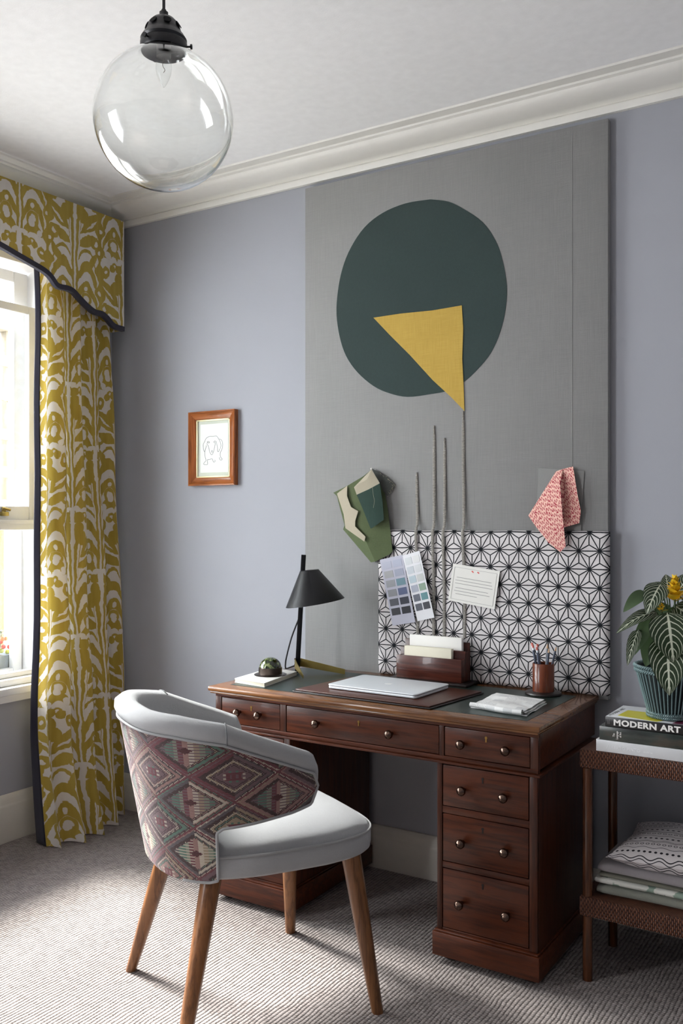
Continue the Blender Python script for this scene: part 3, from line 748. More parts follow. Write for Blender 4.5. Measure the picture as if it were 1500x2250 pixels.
for x in (-0.14, 0.14):
    for y in (-0.09, 0.09): part('rubber_foot', vf_lathe([(0, 0), (0.008, 0), (0.008, 0.0016), (0, 0.0016)], 12, (x, y, 0)), M_BLACK, lp, world=False)
# notepad and paperweight
npq = [(1.158, -0.505), (1.311, -0.527), (1.262, -0.255), (1.122, -0.238)]
nb = thing('notebook', 'small white closed notebook under the domed paperweight', 'notebook', (1.215, -0.38, SURF))
part('pages', quad_slab([(x*0.985+1.215*0.015, y*0.985-0.38*0.015) for x, y in npq], SURF+0.0015, SURF+0.013), M_CREAM, nb, r=0.0008)
part('cover', quad_slab(npq, SURF+0.013, SURF+0.0150), M_PAPER, nb, r=0.0007)
part('cover', quad_slab(npq, SURF, SURF+0.0015), M_PAPER, nb, r=0.0007)
PZ = SURF+0.0152
pwc = (1.222, -0.372)
pw = thing('paperweight', 'green glass dome paperweight in a bronze ring on the notebook', 'paperweight', (pwc[0], pwc[1], PZ))
M_BRONZE = plain('dark_bronze', srgb(88, 78, 72), 0.28, 1.0, var=0.2)
part('ring', vf_lathe([(0, 0), (0.060, 0), (0.061, 0.002), (0.058, 0.0035), (0.0455, 0.0045), (0.044, 0.006), (0.044, 0.027), (0.0425, 0.0285), (0.040, 0.0288), (0, 0.0288)], 40), M_BRONZE, pw, world=False, ang=35)
def mat_marble():
    g = G('swirled_green_glass'); g.coords('Object')
    n = g.noise(g.vec, 30, 4, 0.6); s = g.sin(n*26)
    return g.bsdf(g.ramp(s*0.5+0.5, [(0.1, srgb(26, 38, 18)), (0.6, srgb(66, 84, 42)), (0.95, srgb(130, 140, 92))]), 0.05, coat=1.0)
part('dome', vf_lathe([(0.041, 0.0288)]+[(0.041*math.cos(t*pi/20), 0.0288+0.037*math.sin(t*pi/20)) for t in range(1, 10)]+[(0, 0.0658)], 36), mat_marble(), pw, world=False, ang=180)
# folded newspaper
def mat_news():
    g = G('pale_grey_print_paper'); x, y, z = g.coords('UV')
    ln = g.frac(y*46) < 0.45
    blk = g.rand(g.vecof(g.floor(x*5), g.floor(y*6)))
    wd = g.noise(g.vecof(x*90, y*46), 1.0, 1)
    ink = g.min(ln, blk > 0.55)*g.step(0.42, 0.52, wd)
    pic = (blk < 0.16)
    c = g.mix(ink*0.55, srgb(236, 236, 234), srgb(120, 122, 126)); c = g.mix(pic*0.35, c, srgb(150, 154, 160))
    return g.bsdf(c, 0.9, 0, g.noise(g.vec, 6, 3), 0.002)
M_NEWS = mat_news()
nw = thing('folded_newspaper', 'folded pale printed paper at the right end of the desk', 'newspaper', (2.18, -0.39, SURF))
P0 = Vector((2.090, -0.462, SURF)); PXv = Vector((0.186, -0.028, 0)); PYv = Vector((-0.016, 0.215, 0))
def layer(z0, s0, bulge, seed):
    q = random.Random(seed); o1, o2 = q.uniform(0, 6), q.uniform(0, 6)
    def f(u, v):
        z = z0 + bulge*math.sin(pi*min(1, max(0, u)))**0.4*0.6 + 0.003*math.sin(5*u+o1)*math.sin(4*v+o2) + 0.0025*math.sin(11*v+o1)
        return P0 + PXv*(u*s0+0.01*math.sin(9*v+o2)*0.6) + PYv*v + Vector((0, 0, max(z, z0)))
    return f
for k, (z0, s0) in enumerate(((0.0003, 1.0), (0.006, 0.98), (0.012, 0.95))):
    V, F = vf_grid(layer(z0, s0, 0.004, k), 16, 16); uv = [(i/16, j/16) for j in range(17) for i in range(17)]; n0 = len(V)
    V, F = thick((V, F), (0, 0, 0.0012)); part('sheet', (V, F), M_NEWS, nw, uv=uv+uv, ang=60)
def roll(u, v):
    a = u*2*pi*0.9; r_ = 0.0095 - 0.002*u
    c = P0 + Vector((-0.012, -0.004, 0.0102)) + (PXv*0.98)*v + Vector((0, 0.004*math.sin(7*v), 0))
    return c + Vector((0, 1, 0))*(r_*math.sin(a)) + Vector((0, 0, 1))*(-r_*math.cos(a))
V, F = vf_grid(roll, 18, 20); part('rolled_edge', (V, F), M_NEWS, nw, uv=[(i/18*.3, j/20) for j in range(21) for i in range(19)], ang=60)
# letter rack
M_RACK = wood('red_brown_rack_wood', srgb(54, 24, 18), srgb(92, 44, 32), 6, 'X', 0.28, 0.2)
rk = thing('letter_rack', 'dark brown stepped letter rack holding paper at the back of the desk', 'letter rack', (1.76, -0.11, SURF))
RZ = SURF
part('base_board', vf_box(1.605, 1.925, -0.162, -0.050, RZ, RZ+0.011), M_BEDGE, rk, r=0.003)
part('front_panel', vf_box(1.630, 1.895, -0.138, -0.130, RZ+0.011, RZ+0.094), M_RACK, rk, r=0.002)
part('middle_panel', vf_box(1.630, 1.895, -0.104, -0.096, RZ+0.011, RZ+0.121), M_RACK, rk, r=0.002)
part('back_panel', vf_box(1.630, 1.895, -0.068, -0.060, RZ+0.011, RZ+0.148), M_RACK, rk, r=0.002)
for x in (1.630, 1.888):
    part('end_panel', join(vf_box(x, x+0.007, -0.130, -0.1041, RZ+0.011, RZ+0.092), vf_box(x, x+0.007, -0.0959, -0.0681, RZ+0.011, RZ+0.118)), M_RACK, rk, r=0.001)
single('paper_stack', vf_box(1.662, 1.875, -0.0925, -0.0755, RZ+0.0112, RZ+0.166), M_PAPER, 'white paper sheets standing in the back slot of the letter rack', 'paper', r=0.001)
single('envelope_stack', vf_box(1.658, 1.850, -0.127, -0.108, RZ+0.0112, RZ+0.128), M_CREAM, 'cream envelopes standing in the front slot of the letter rack', 'envelopes', r=0.001)
# pencil pot
M_POT = wood('dark_cherry_pot', srgb(70, 30, 20), srgb(128, 66, 40), 7, 'Z', 0.25, 0.3)
ppc = Vector((2.192, -0.118, SURF))
pp = thing('pencil_pot', 'dark wooden pencil pot on a round black foot', 'pencil pot', ppc)
part('foot', vf_lathe([(0, 0), (0.060, 0), (0.062, 0.003), (0.060, 0.008), (0.050, 0.011), (0, 0.011)], 36), M_BEDGE, pp, world=False)
part('cup', vf_lathe([(0, 0.011), (0.037, 0.011), (0.037, 0.104), (0.0355, 0.106), (0.033, 0.104), (0.033, 0.018), (0, 0.018)], 36), M_POT, pp, world=False)
PC = [plain('blue_grey_pencil_lacquer', srgb(92, 98, 116), 0.35), plain('slate_pencil_lacquer', srgb(70, 76, 92), 0.35), plain('silver_pencil_lacquer', srgb(150, 152, 158), 0.35)]
M_LEAD = plain('graphite', srgb(50, 50, 54), 0.5); M_CED = plain('sharpened_cedar', srgb(196, 160, 124), 0.7); M_ERA = plain('coral_eraser', srgb(206, 112, 100), 0.7)
PEN = [(-0.024, 0.002, -0.047, 0.016, 0.170, 0, 'coral-tipped', 'leaning furthest left'), (-0.018, -0.012, -0.036, -0.006, 0.166, 1, 'coral-tipped', 'second from the left'), (-0.010, 0.012, -0.028, 0.018, 0.167, 1, 'coral-tipped', 'third from the left'),
       (-0.004, -0.016, -0.019, -0.012, 0.160, 0, 'coral-tipped', 'fourth from the left'), (0.010, 0.006, 0.012, 0.008, 0.174, 2, 'sharpened', 'standing upright'), (0.016, -0.010, 0.026, -0.016, 0.163, 1, 'sharpened', 'second from the right'), (0.022, 0.004, 0.042, 0.012, 0.166, 0, 'sharpened', 'leaning furthest right')]
for bx_, by_, tx, ty, hz, ci, kind, where in PEN:
    b = ppc + Vector((bx_*0.5, by_*0.5, 0.0185)); t = ppc + Vector((tx, ty, hz))
    L = 0.018; d = (t-b).normalized(); e0 = t - d*L
    pn = thing('pencil', f'{kind} grey pencil in the wooden pot, {where}', 'pencil', b, group='pencils in the pot')
    part('shaft', vf_tube([b, e0], 0.0040, 6), PC[ci], pn, ang=30)
    if kind == 'sharpened':
        part('wood_cone', vf_tube([e0, t-d*0.004], lambda q: 0.0038*(1-q)+0.0012*q, 8), M_CED, pn); part('lead', vf_tube([t-d*0.004, t], lambda q: 0.0012*(1-q)+0.0003, 6), M_LEAD, pn)
    else:
        part('ferrule', vf_tube([e0, t-d*0.010], 0.0041, 8), M_ALU, pn); part('eraser', vf_tube([t-d*0.010, t], 0.0040, 8), M_ERA, pn)
# table lamp
lb = Vector((1.232, -0.212, SURF+0.0004))
la = thing('table_lamp', 'black table lamp with cone shade and brass feet', 'lamp', lb)
M_LAMP = plain('lamp_black_lacquer', srgb(14, 14, 18), 0.42, var=0.1, spec=0.28)
ptop = Vector((1.258, -0.205, 1.226))
ax = (ptop-lb).normalized(); sx_ = Vector((0.85, 0.53, 0)); sx_ = (sx_-ax*sx_.dot(ax)).normalized(); sy_ = ax.cross(sx_)
def bar(a, b, u, v, w, h): return ([a+u*(i*w)+v*(j*h) for i, j in ((-1, -1), (1, -1), (1, 1), (-1, 1))]+[b+u*(i*w)+v*(j*h) for i, j in ((-1, -1), (1, -1), (1, 1), (-1, 1))], [(0, 1, 2, 3), (7, 6, 5, 4), (0, 4, 5, 1), (1, 5, 6, 2), (2, 6, 7, 3), (3, 7, 4, 0)])
part('pole', bar(lb+ax*0.001, ptop, sx_, sy_, 0.009, 0.007), M_LAMP, la, r=0.0012)
tc, bc = Vector((1.296, -0.222, 1.168)), Vector((1.332, -0.235, 1.046))
ra, rb_ = 0.036, 0.112
sxa = (bc-tc).normalized(); low = Vector((0.30, -0.06, 0.95)).normalized()
def cone(off=0.0):
    V, F = [], []
    u0 = Vector((0.85, 0.53, 0)).normalized(); n_top = Vector((0.10, 0, 1)).normalized()
    v0 = Vector((-0.53, 0.85, 0))
    for c, r_, tilt in ((tc, ra-off, 0.10), (bc, rb_-off, 0.17)):
        for k in range(40):
            a = 2*pi*k/40; V.append(c + u0*(r_*math.cos(a)) + v0*(r_*math.sin(a)) + Vector((0, 0, r_*math.cos(a)*tilt)))
    F = [(k, (k+1) % 40, 40+(k+1) % 40, 40+k) for k in range(40)]
    return V, F
V1, F1 = cone(); V2, F2 = cone(0.0015)
part('lamp_shade', (V1+V2[:0], F1+[tuple(range(40))]), M_LAMP, la, ang=50)
part('shade_lining', (V2, F2), plain('brushed_brass_lining', srgb(196, 176, 104), 0.4, 1.0), la, ang=180, label='brass lining inside the shade')
part('shade_bracket', vf_tube([lb+ax*0.392, tc-Vector((0, 0, 0.012))], 0.006, 8), M_LAMP, la)
def foot(a, b, w0, w1):
    a, b = Vector(a), Vector(b); d = (b-a); n = Vector((-d.y, d.x, 0)).normalized()*0.0012
    up = Vector((0, 0, 1)); V = [a+up*w0+n, a-up*w0+n, b-up*w1*0.2+n, b+up*w1+n]
    return vf_slab(V, tuple(-2*n))
part('brass_foot', foot((1.229, -0.223, 0.805), (1.325, -0.305, SURF+0.003), 0.018, 0.010), M_BRASS, la, label='brass front foot')
part('brass_foot', foot((1.239, -0.204, 0.808), (1.405, -0.138, SURF+0.003), 0.016, 0.016), M_BRASS, la, label='brass rear foot')
for z in (0.800, 0.822): part('rivet', vf_lathe([(0, 0), (0.0035, 0), (0.0025, 0.002), (0, 0.0024)], 10, (1.230, -0.224, z), 'Y'), M_BRONZE, la)
part('cord', vf_tube(spline([(1.262, -0.215, 1.035), (1.235, -0.200, 0.985), (1.190, -0.190, 0.900), (1.163, -0.187, 0.82), (1.157, -0.186, 0.79), (1.156, -0.184, SURF+0.010), (1.153, -0.172, SURF+0.0050), (1.147, -0.145, SURF+0.0045), (1.140, -0.11, SURF+0.0045), (1.135, -0.062, SURF+0.0045)], 6), 0.0032, 8), M_BLACK, la)
# ------------------------------------------------------------------ upholstered chair
M_GREYF = cloth('pale_grey_wool', srgb(190, 191, 193), 0.0016, 0.95, 0.08, 0.3)
M_PIPE = cloth('pale_grey_piping', srgb(186, 187, 188), 0.0016, 0.95, 0.05, 0.3)
M_KILIM = mat_kilim()
M_OAK = wood('walnut_stained_leg', srgb(84, 52, 30), srgb(140, 94, 58), 7, 'Z', 0.38, 0.15)
CH = thing('upholstered_chair', 'curved-back desk chair in pale grey wool with kilim-covered back and wooden legs', 'chair', (1.643, -1.028, 0), math.radians(-29.3))
cpart = lambda n, vf, m, ang=180, uv=None, label=None, parent=None: part(n, vf, m, CH, world=False, ang=ang, uv=uv, label=label, parent=parent)
def ab(z):
    t = (z-0.42)/0.43; return 0.252+(0.306-0.252)*t, 0.292+(0.372-0.292)*t
EXP = 2/2.7
def plan(th, z, n=0.0):
    """th in degrees, 0 at the back, past +-90 straight forward; n = outward offset"""
    a, b = ab(z); s = 1 if th >= 0 else -1; q = min(abs(th), 90)*pi/180
    x = s*a*math.sin(q)**EXP; y = -b*max(math.cos(q), 0)**EXP
    if abs(th) > 90: y = (abs(th)-90)/90*0.20; x = s*(a - 0.05*(y/0.1)**2*0.4)
    nx, ny = (x/a)**2*abs(1/a)*(1 if x > 0 else -1)*abs(x/a)**-0.3 if abs(x) > 1e-5 else 0, (-(abs(y)/b)**1.7/b if y < 0 else 0)
    l = math.hypot(nx, ny) or 1
    return Vector((x+n*nx/l, y+n*ny/l, z))
ths = [i*2.5 for i in range(0, 48)]; ths = sorted(set(ths + [124.2, 124.6]))
ths = [t for t in ths if t <= 124.65]
ZTOP = [(-0.38, 0.866), (-0.30, 0.861), (-0.19, 0.840), (-0.1, 0.803), (0, 0.764), (0.055, 0.741), (0.070, 0.727), (0.077, 0.700)]
ZBOT = [(-0.30, 0.420), (-0.215, 0.420), (-0.195, 0.425), (-0.190, 0.555), (-0.175, 0.566), (-0.1, 0.574), (0.0, 0.588), (0.055, 0.600), (0.070, 0.614), (0.077, 0.645)]
# finer columns around the notch
fine = []
for t in range(0, 900):
    th = t*0.1
    y = plan(th, 0.5).y
    if -0.22 < y < -0.165: fine.append(th)
half = sorted(set(ths + fine[::4])); cols = [-t for t in half[::-1] if t > 0] + half
def zt(th): return lerp(ZTOP, plan(th, 0.8).y)
def zb(th): return lerp(ZBOT, plan(th, 0.5).y)
# outer kilim cover
NR = 22; V, uv = [], []; arc = 0; prev = None
for th in cols:
    p = plan(th, 0.62); arc += 0 if prev is None else (p-prev).length; prev = p
    z0, z1 = zb(th), zt(th)-0.050
    for j in range(NR+1):
        z = z0+(z1-z0)*j/NR; V.append(plan(th, z, 0.002)); uv.append((arc+0.03, z+0.02))
nc = len(cols)
F = [(i*(NR+1)+j, i*(NR+1)+j+1, (i+1)*(NR+1)+j+1, (i+1)*(NR+1)+j) for i in range(nc-1) for j in range(NR)]
cpart('kilim_back_cover', (V, F), M_KILIM, 180, uv, 'woven kilim cover with faded red, green and cream diamonds')
# grey shell: inner face, rolled top and front edges
V, F = [], []
for i, th in enumerate(cols):
    z0, z1 = zb(th), zt(th); k = 1.0
    y = plan(th, 0.7).y
    if y > 0.05: k = max(0.25, 1-(y-0.05)/0.036)
    sec = [(-0.003, z0), (-0.003, (z0+z1)/2), (-0.003, z1-0.053), (0.006, z1-0.046), (0.0105, z1-0.030), (0.006, z1-0.012), (-0.010, z1-0.001), (-0.030, z1), (-0.050, z1-0.010), (-0.062, z1-0.032), (-0.063, z1-0.07), (-0.058, (z0+z1)/2), (-0.050, z0+0.02), (-0.040, z0)]
    for n, z in sec: V.append(plan(th, z, n*k if n < 0 else n*min(1, k*1.2)))
ns = 14
for i in range(nc-1):
    for k in range(ns): a, b = i*ns+k, i*ns+(k+1) % ns; F.append((a, b, b+ns, a+ns))
F += [tuple(range(ns)), tuple((nc-1)*ns+k for k in range(ns))[::-1]]
cpart('backrest', (V, F), M_GREYF, 60)
cpart('piping', vf_tube([plan(th, zt(th)-0.052, 0.006) for th in cols], 0.0036, 6), M_PIPE)
for s in (1, -1):
    e = [t for t in half if t > 30]; path = [plan(s*t, zb(t)+0.001, 0.0015) for t in e]
    cpart('edge_piping', vf_tube(path, 0.0042, 6), M_PIPE)
    th = s*66; path = [plan(th, zt(th)+dz, n) for n, dz in ((0.011, -0.048), (0.013, -0.030), (0.008, -0.011), (-0.010, 0.001), (-0.03, 0.0015), (-0.05, -0.008))]
    cpart('seam', vf_tube(path, 0.0016, 6), plain('seam_shadow_grey', srgb(120, 122, 124), 0.95))
# seat
def seat_pt(a, inset, z):
    c, s = math.cos(a), math.sin(a); e = 2/4.2
    x = (0.270-inset)*math.copysign(abs(c)**e, c); y = 0.022+(0.288-inset)*math.copysign(abs(s)**e, s)
    x *= lerp([(-0.30, 0.80), (-0.18, 0.90), (-0.05, 0.97), (0.1, 1.0), (0.3, 0.96)], y)
    return Vector((x, y, z - 0.012*max(0, (y-0.20)/0.1)**2*(1 if z > 0.5 else 0)))
LAY = [(0.030, 0.424), (0.010, 0.426), (0.002, 0.434), (0.000, 0.448), (0.000, 0.476), (0.003, 0.484), (0.004, 0.490), (0.012, 0.503), (0.030, 0.515), (0.065, 0.526), (0.12, 0.534), (0.19, 0.538)]
NA = 72; V, F = [], []
for ins, z in LAY: V += [seat_pt(2*pi*k/NA, ins, z) for k in range(NA)]
for j in range(len(LAY)-1):
    for k in range(NA): a, b = j*NA+k, j*NA+(k+1) % NA; F.append((a, b, b+NA, a+NA))
V += [Vector((0, 0.02, 0.539))]; t = len(V)-1; o_ = (len(LAY)-1)*NA
F += [(o_+k, o_+(k+1) % NA, t) for k in range(NA)] + [tuple(range(NA))[::-1]]
cpart('seat', (V, F), M_GREYF, 60)
cpart('seat_piping', vf_ring([seat_pt(2*pi*k/NA, 0.001, 0.486) for k in range(NA)], 0.0036, 6), M_PIPE)
# legs
for tx, ty, bx_, by_ in ((0.205, 0.215, 0.281, 0.258), (-0.205, 0.215, -0.282, 0.258), (0.172, -0.185, 0.258, -0.300), (-0.172, -0.185, -0.278, -0.276)):
    top_, bot = Vector((tx, ty, 0.4235)), Vector((bx_, by_, 0.0))
    V, F = vf_tube([top_, top_*0.66+bot*0.34, top_*0.33+bot*0.67, bot], lambda q: 0.0285*(1-q)+0.0165*q, 8, True, pi/8)
    V = [Vector((v.x, v.y, 0.0)) if v.z < 0.012 else (Vector((v.x, v.y, 0.4235)) if v.z > 0.40 else v) for v in V]
    cpart('leg', (V, F), M_OAK, 50)
# ------------------------------------------------------------------ pinboard canvas and what hangs on it
M_LINEN = mat_linen('stone_grey_linen', srgb(130, 130, 130), srgb(150, 149, 148))
M_FELT = plain('bottle_green_felt', srgb(38, 56, 54), 0.95, grain=0.0008, scale=700, var=0.14, sheen=0.3)
M_YEL = mat_linen('mustard_linen', srgb(164, 134, 56), srgb(204, 172, 88))
BF = -0.030                                                      # front face of the large board
cb = thing('linen_pinboard', 'tall grey linen pinboard leaning on the wall behind the desk', 'pinboard', (1.765, -0.016, 0.75))
part('board', vf_box(1.143, 2.388, BF, -0.0006, 0.75, 2.722), M_LINEN, cb, r=0.004)
part('hem', vf_box(2.262, 2.2645, BF-0.0012, BF, 0.77, 2.715), M_LINEN, cb, r=0.0004)
Y1 = BF-0.0015
circ = [(945, 438), (985, 443), (1020, 460), (1060, 488), (1088, 528), (1103, 570), (1113, 628), (1110, 680), (1098, 730), (1078, 775), (1050, 810), (1020, 838), (985, 858), (945, 866), (895, 872), (855, 864), (820, 848), (785, 818), (760, 782), (746, 740), (739, 690), (742, 640), (752, 590), (770, 545), (800, 500), (840, 468), (890, 447)]
P = [ony(x, y, Y1) for x, y in circ]; n_ = len(P); P = spline(P+[P[0]], 4)[:-1]
single('felt_disc', vf_slab(P, (0, 0.0014, 0)), M_FELT, 'large uneven dark green felt disc on the grey linen pinboard', 'felt disc')
tri = [ony(x, y, Y1-0.0022) for x, y in ((820, 698), (880, 689), (950, 682), (1014, 671), (1017, 720), (1015, 790), (1018, 850), (1020, 903), (990, 872), (950, 835), (900, 780), (855, 735))]
single('linen_triangle', vf_slab(tri, (0, 0.002, 0)), M_YEL, 'mustard yellow linen triangle pinned over the green disc', 'cloth triangle')
# braid strips hanging down behind the letter rack
def mat_braid():
    g = G('grey_ribbed_braid'); x, y, z = g.coords('Object')
    f = g.abs(g.frac(z/0.0058)-0.5)*2
    return g.bsdf(g.mix(f, srgb(128, 124, 118), srgb(168, 164, 156)), 0.9, 0, f, 0.002)
M_BRAID = mat_braid()
P2F = -0.048                                                      # front face of the starry panel
for top_, bot, lab in (((915, 1038), (917, 1392), 'shortest and leftmost grey braid strip hanging on the pinboard'), ((953, 935), (952, 1396), 'second grey braid strip from the left on the pinboard'),
                      ((976, 962), (975, 1398), 'third grey braid strip from the left on the pinboard'), ((1017, 903), (1020, 1402), 'grey braid strip hanging down from the tip of the yellow triangle')):
    a, b = ony(*top_, BF-0.003), ony(*bot, P2F-0.003)
    zk = 1.335
    pts = [a, Vector((a.x+0.001, BF-0.004, (a.z*0.6+zk*0.4))), Vector((a.x*0.6+b.x*0.4, BF-0.009, zk+0.02)), Vector((a.x*0.5+b.x*0.5, P2F-0.006, zk-0.03)), Vector((b.x, P2F-0.004, (zk+b.z)/2)), b]
    c = spline(pts, 6); V, F = [], []
    for i, p in enumerate(c):
        wv = 0.0062*(0.45+0.55*min(1, i/3))
        for dx, dy in ((-wv, 0.001), (-wv*0.5, -0.0012), (wv*0.5, -0.0012), (wv, 0.001)): V.append(p+Vector((dx, dy, 0)))
    for i in range(len(c)-1):
        for k in range(4): q, r_ = i*4+k, i*4+(k+1) % 4; F.append((q, r_, r_+4, q+4))
    F += [(0, 1, 2, 3), tuple(len(V)-4+k for k in (3, 2, 1, 0))]
    single('braid_strip', (V, F), M_BRAID, lab, 'braid strip', 'braid strips on the pinboard', ang=50)
# starry fabric panel standing on the desk
sp_ = thing('patterned_panel', 'white fabric panel with black star lattice standing at the back of the desk', 'fabric panel', (1.945, -0.04, 0.766))
V, F = vf_grid(lambda u, v: (1.498+0.897*u, P2F, 0.7668+0.555*v), 60, 36)
rp = random.Random(5); o1, o2 = 1.3, 2.1
def edge(t): return min(1, min(t, 1-t)*60)
VV, uv = [], []
for v in V:
    u, t = (v.x-1.498)/0.897, (v.z-0.7668)/0.555
    e = math.sqrt(max(0, 1-(1-edge(u))**2))*math.sqrt(max(0, 1-(1-edge(t))**2))
    bump = 0.0016*math.sin(31*v.x+o1+3*math.sin(9*v.z))*math.sin(23*v.z+o2)
    VV.append(Vector((v.x, P2F+0.006*(1-e)-bump*e, v.z + 0.0015*math.sin(25*v.x)*(1 if t > 0.98 else 0)))); uv.append((v.x-1.498, v.z-0.7668))
n0 = len(VV); Vt, Ft = thick((VV, F), (0, 0, 0)); Vt = Vt[:n0]+[Vector((v.x, -0.0325, v.z)) for v in VV]
part('quilted_cloth', (Vt, Ft), mat_asanoha(), sp_, uv=uv+uv, ang=180)
# fabric samples
def facets(pts, tris, t=(0, 0.0012, 0)): return thick(([Vector(p) for p in pts], tris), t)
M_GRN = cloth('leaf_green_cotton', srgb(90, 104, 64), 0.0015, alt=srgb(106, 120, 80)); M_GRNC = cloth('cream_print_on_cotton', srgb(206, 196, 172), 0.0015)
M_DGRN = cloth('deep_green_cotton', srgb(42, 72, 62), 0.0015); M_SILV = cloth('silver_grey_tweed', srgb(54, 60, 56), 0.003, alt=srgb(96, 98, 94))
sq = lambda x, y, off: ony(700+x/7.5, 1010+y/7.5, BF-off)
pinp = sq(868, 150, 0.034)
gs = thing('green_print_swatch', 'crumpled leaf green fabric swatch with cream shapes pinned to the pinboard', 'fabric swatch', sq(800, 1690, 0.0))
pts = [sq(240, 545, .012), sq(470, 430, .020), sq(740, 270, .024), sq(868, 165, .014), sq(1080, 520, .008), sq(1135, 800, .010), sq(1172, 1120, .022), sq(1215, 1510, .026), sq(1170, 1560, .030), sq(930, 1680, .030), sq(860, 1692, .014),
       sq(400, 1150, .014), sq(425, 1080, .028), sq(640, 850, .036), sq(770, 1330, .042), sq(760, 780, .034), sq(300, 600, .022)]
tris = [(0, 1, 16), (1, 13, 16), (1, 2, 13), (2, 15, 13), (2, 3, 15), (3, 4, 15), (4, 5, 15), (5, 6, 15), (15, 6, 14), (15, 14, 13), (13, 14, 12), (16, 13, 12), (6, 7, 14), (7, 8, 14), (8, 9, 14), (9, 10, 14), (10, 11, 14), (11, 12, 14)]
part('cloth', facets(pts, tris), M_GRN, gs, ang=20)
cr = [sq(300, 560, .0265), sq(470, 430, .026), sq(465, 600, .036), sq(530, 780, .042), sq(650, 850, .043), sq(600, 1010, .046), sq(600, 1100, .047), sq(770, 1270, .048), sq(750, 1350, .048), sq(440, 1130, .035), sq(410, 900, .033), sq(345, 700, .030)]
part('cream_print', facets(cr, [(0, 1, 2, 11), (11, 2, 3, 10), (3, 4, 5, 10), (5, 6, 9, 10), (6, 7, 8, 9)], (0, 0.0008, 0)), M_GRNC, gs, ang=20, label='cream printed shape on the green cloth')
ds = thing('deep_green_swatch', 'small dark green and cream fabric swatch pinned over the leaf green one', 'fabric swatch', sq(870, 1130, 0.0))
part('cream_end', facets([sq(580, 455, .048), sq(868, 160, .028), sq(1005, 390, .040), sq(820, 490, .052), sq(625, 578, .050), sq(800, 320, .046)], [(0, 5, 4), (5, 3, 4), (5, 2, 3), (5, 1, 2), (0, 1, 5)]), M_GRNC, ds, ang=20)
part('dark_cloth', facets([sq(625, 578, .0505), sq(820, 490, .0525), sq(1005, 390, .0405), sq(1050, 700, .044), sq(1072, 990, .046), sq(880, 1125, .052), sq(855, 1138, .050), sq(720, 800, .052), sq(870, 800, .056)], [(0, 1, 8, 7), (1, 2, 3, 8), (3, 4, 8), (4, 5, 8), (5, 6, 7, 8)]), M_DGRN, ds, ang=20)
part('loose_thread', vf_tube([sq(880, 430, .056), sq(895, 560, .060), sq(918, 680, .060), sq(900, 795, .060)], 0.0004, 5), M_GRNC, ds)
fs = thing('frayed_grey_swatch', 'frayed silver-grey swatch sticking out behind the green swatches', 'fabric swatch', sq(1130, 600, 0.0))
part('cloth', facets([sq(868, 140, .008), sq(1020, 225, .010), sq(1110, 290, .012), sq(1250, 410, .008), sq(1215, 480, .010), sq(1130, 600, .014), sq(1060, 520, .013), sq(1000, 380, .013)], [(0, 1, 7), (1, 2, 7), (2, 6, 7), (2, 3, 4), (2, 4, 5, 6)]), M_SILV, fs, ang=20)
rf = random.Random(11); fr = []
for k in range(34):
    t = k/33; a = sq(1250-120*t, 410+190*t, .010) if k % 2 else sq(1010+240*t, 220+190*t, .010)
    fr.append(vf_tube([a, a+Vector((rf.uniform(-.004, .012), -rf.uniform(0.001, .008), rf.uniform(-.006, .006)))], 0.0006, 4))
f_ = part('fringe', join(*fr), M_GRNC, fs); f_['kind'] = 'stuff'
M_PIN = plain('white_pin_head', srgb(232, 230, 226), 0.3)
single('map_pin', join(vf_lathe([(0, -.004), (0.003, -.003), (0.004, 0), (0.003, .003), (0, .004)], 12, pinp), vf_tube([pinp, pinp+Vector((0, 0.034, 0))], 0.0005, 6)), M_PIN, 'white-headed pin at the top of the green swatches', 'pin')
def mat_pinkprint():
    g = G('pink_and_crimson_print'); x, y, z = g.coords('Object')
    s = 0.0190
    u = (x + z*0.35)/s; v = (z - x*0.35)/s
    iu = g.floor(u); par = g.frac(iu*0.5)*2
    v = v + par*0.5
    rnd = g.rand(g.vecof(iu, g.floor(v)))
    fu, fv = g.frac(u)-0.5, g.frac(v)-0.5
    sg = (rnd > 0.5)*2-1
    zig = g.abs(g.abs(g.frac(fu*2.2+0.3)-0.5)*1.3 - 0.33 + fv*sg*0.9)
    ink = g.min(zig < 0.15, g.abs(fv) < 0.36)
    vn = g.n('ShaderNodeTexVoronoi'); vn.inputs['Scale'].default_value = 75; g.t.links.new(g.vec, vn.inputs['Vector'])
    ink = g.max(ink, S(g, vn.outputs['Distance']) < 0.22)
    return g.bsdf(g.mix(ink, srgb(226, 182, 168), srgb(164, 54, 70)), 0.9, 0, g.noise(g.vec, 300, 2), 0.0005, sheen=0.2, spec=0.15)
q2 = lambda x, y, off: ony(1140+x/9.375, 1000+y/9.375, BF-off)
single('pinked_grey_swatch', facets([q2(395, 265, .003), q2(1340, 325, .004), q2(1270, 1560, .006), q2(340, 1570, .004)], [(0, 1, 2, 3)]), cloth('pale_grey_flannel', srgb(158, 158, 156), 0.002), 'plain pale grey fabric square pinned behind the pink swatch', 'fabric swatch', ang=20)
pts = [q2(1110, 235, .016), q2(900, 285, .012), q2(760, 335, .014), q2(470, 800, .022), q2(190, 1245, .028), q2(330, 1455, .030), q2(600, 1800, .038), q2(845, 2000, .042), q2(960, 1880, .040), q2(920, 1490, .044), q2(1240, 1400, .018), q2(1270, 1150, .020), q2(1200, 800, .026), q2(1155, 520, .024), q2(840, 560, .040), q2(870, 1000, .048), q2(900, 1300, .014), q2(930, 700, .012)]
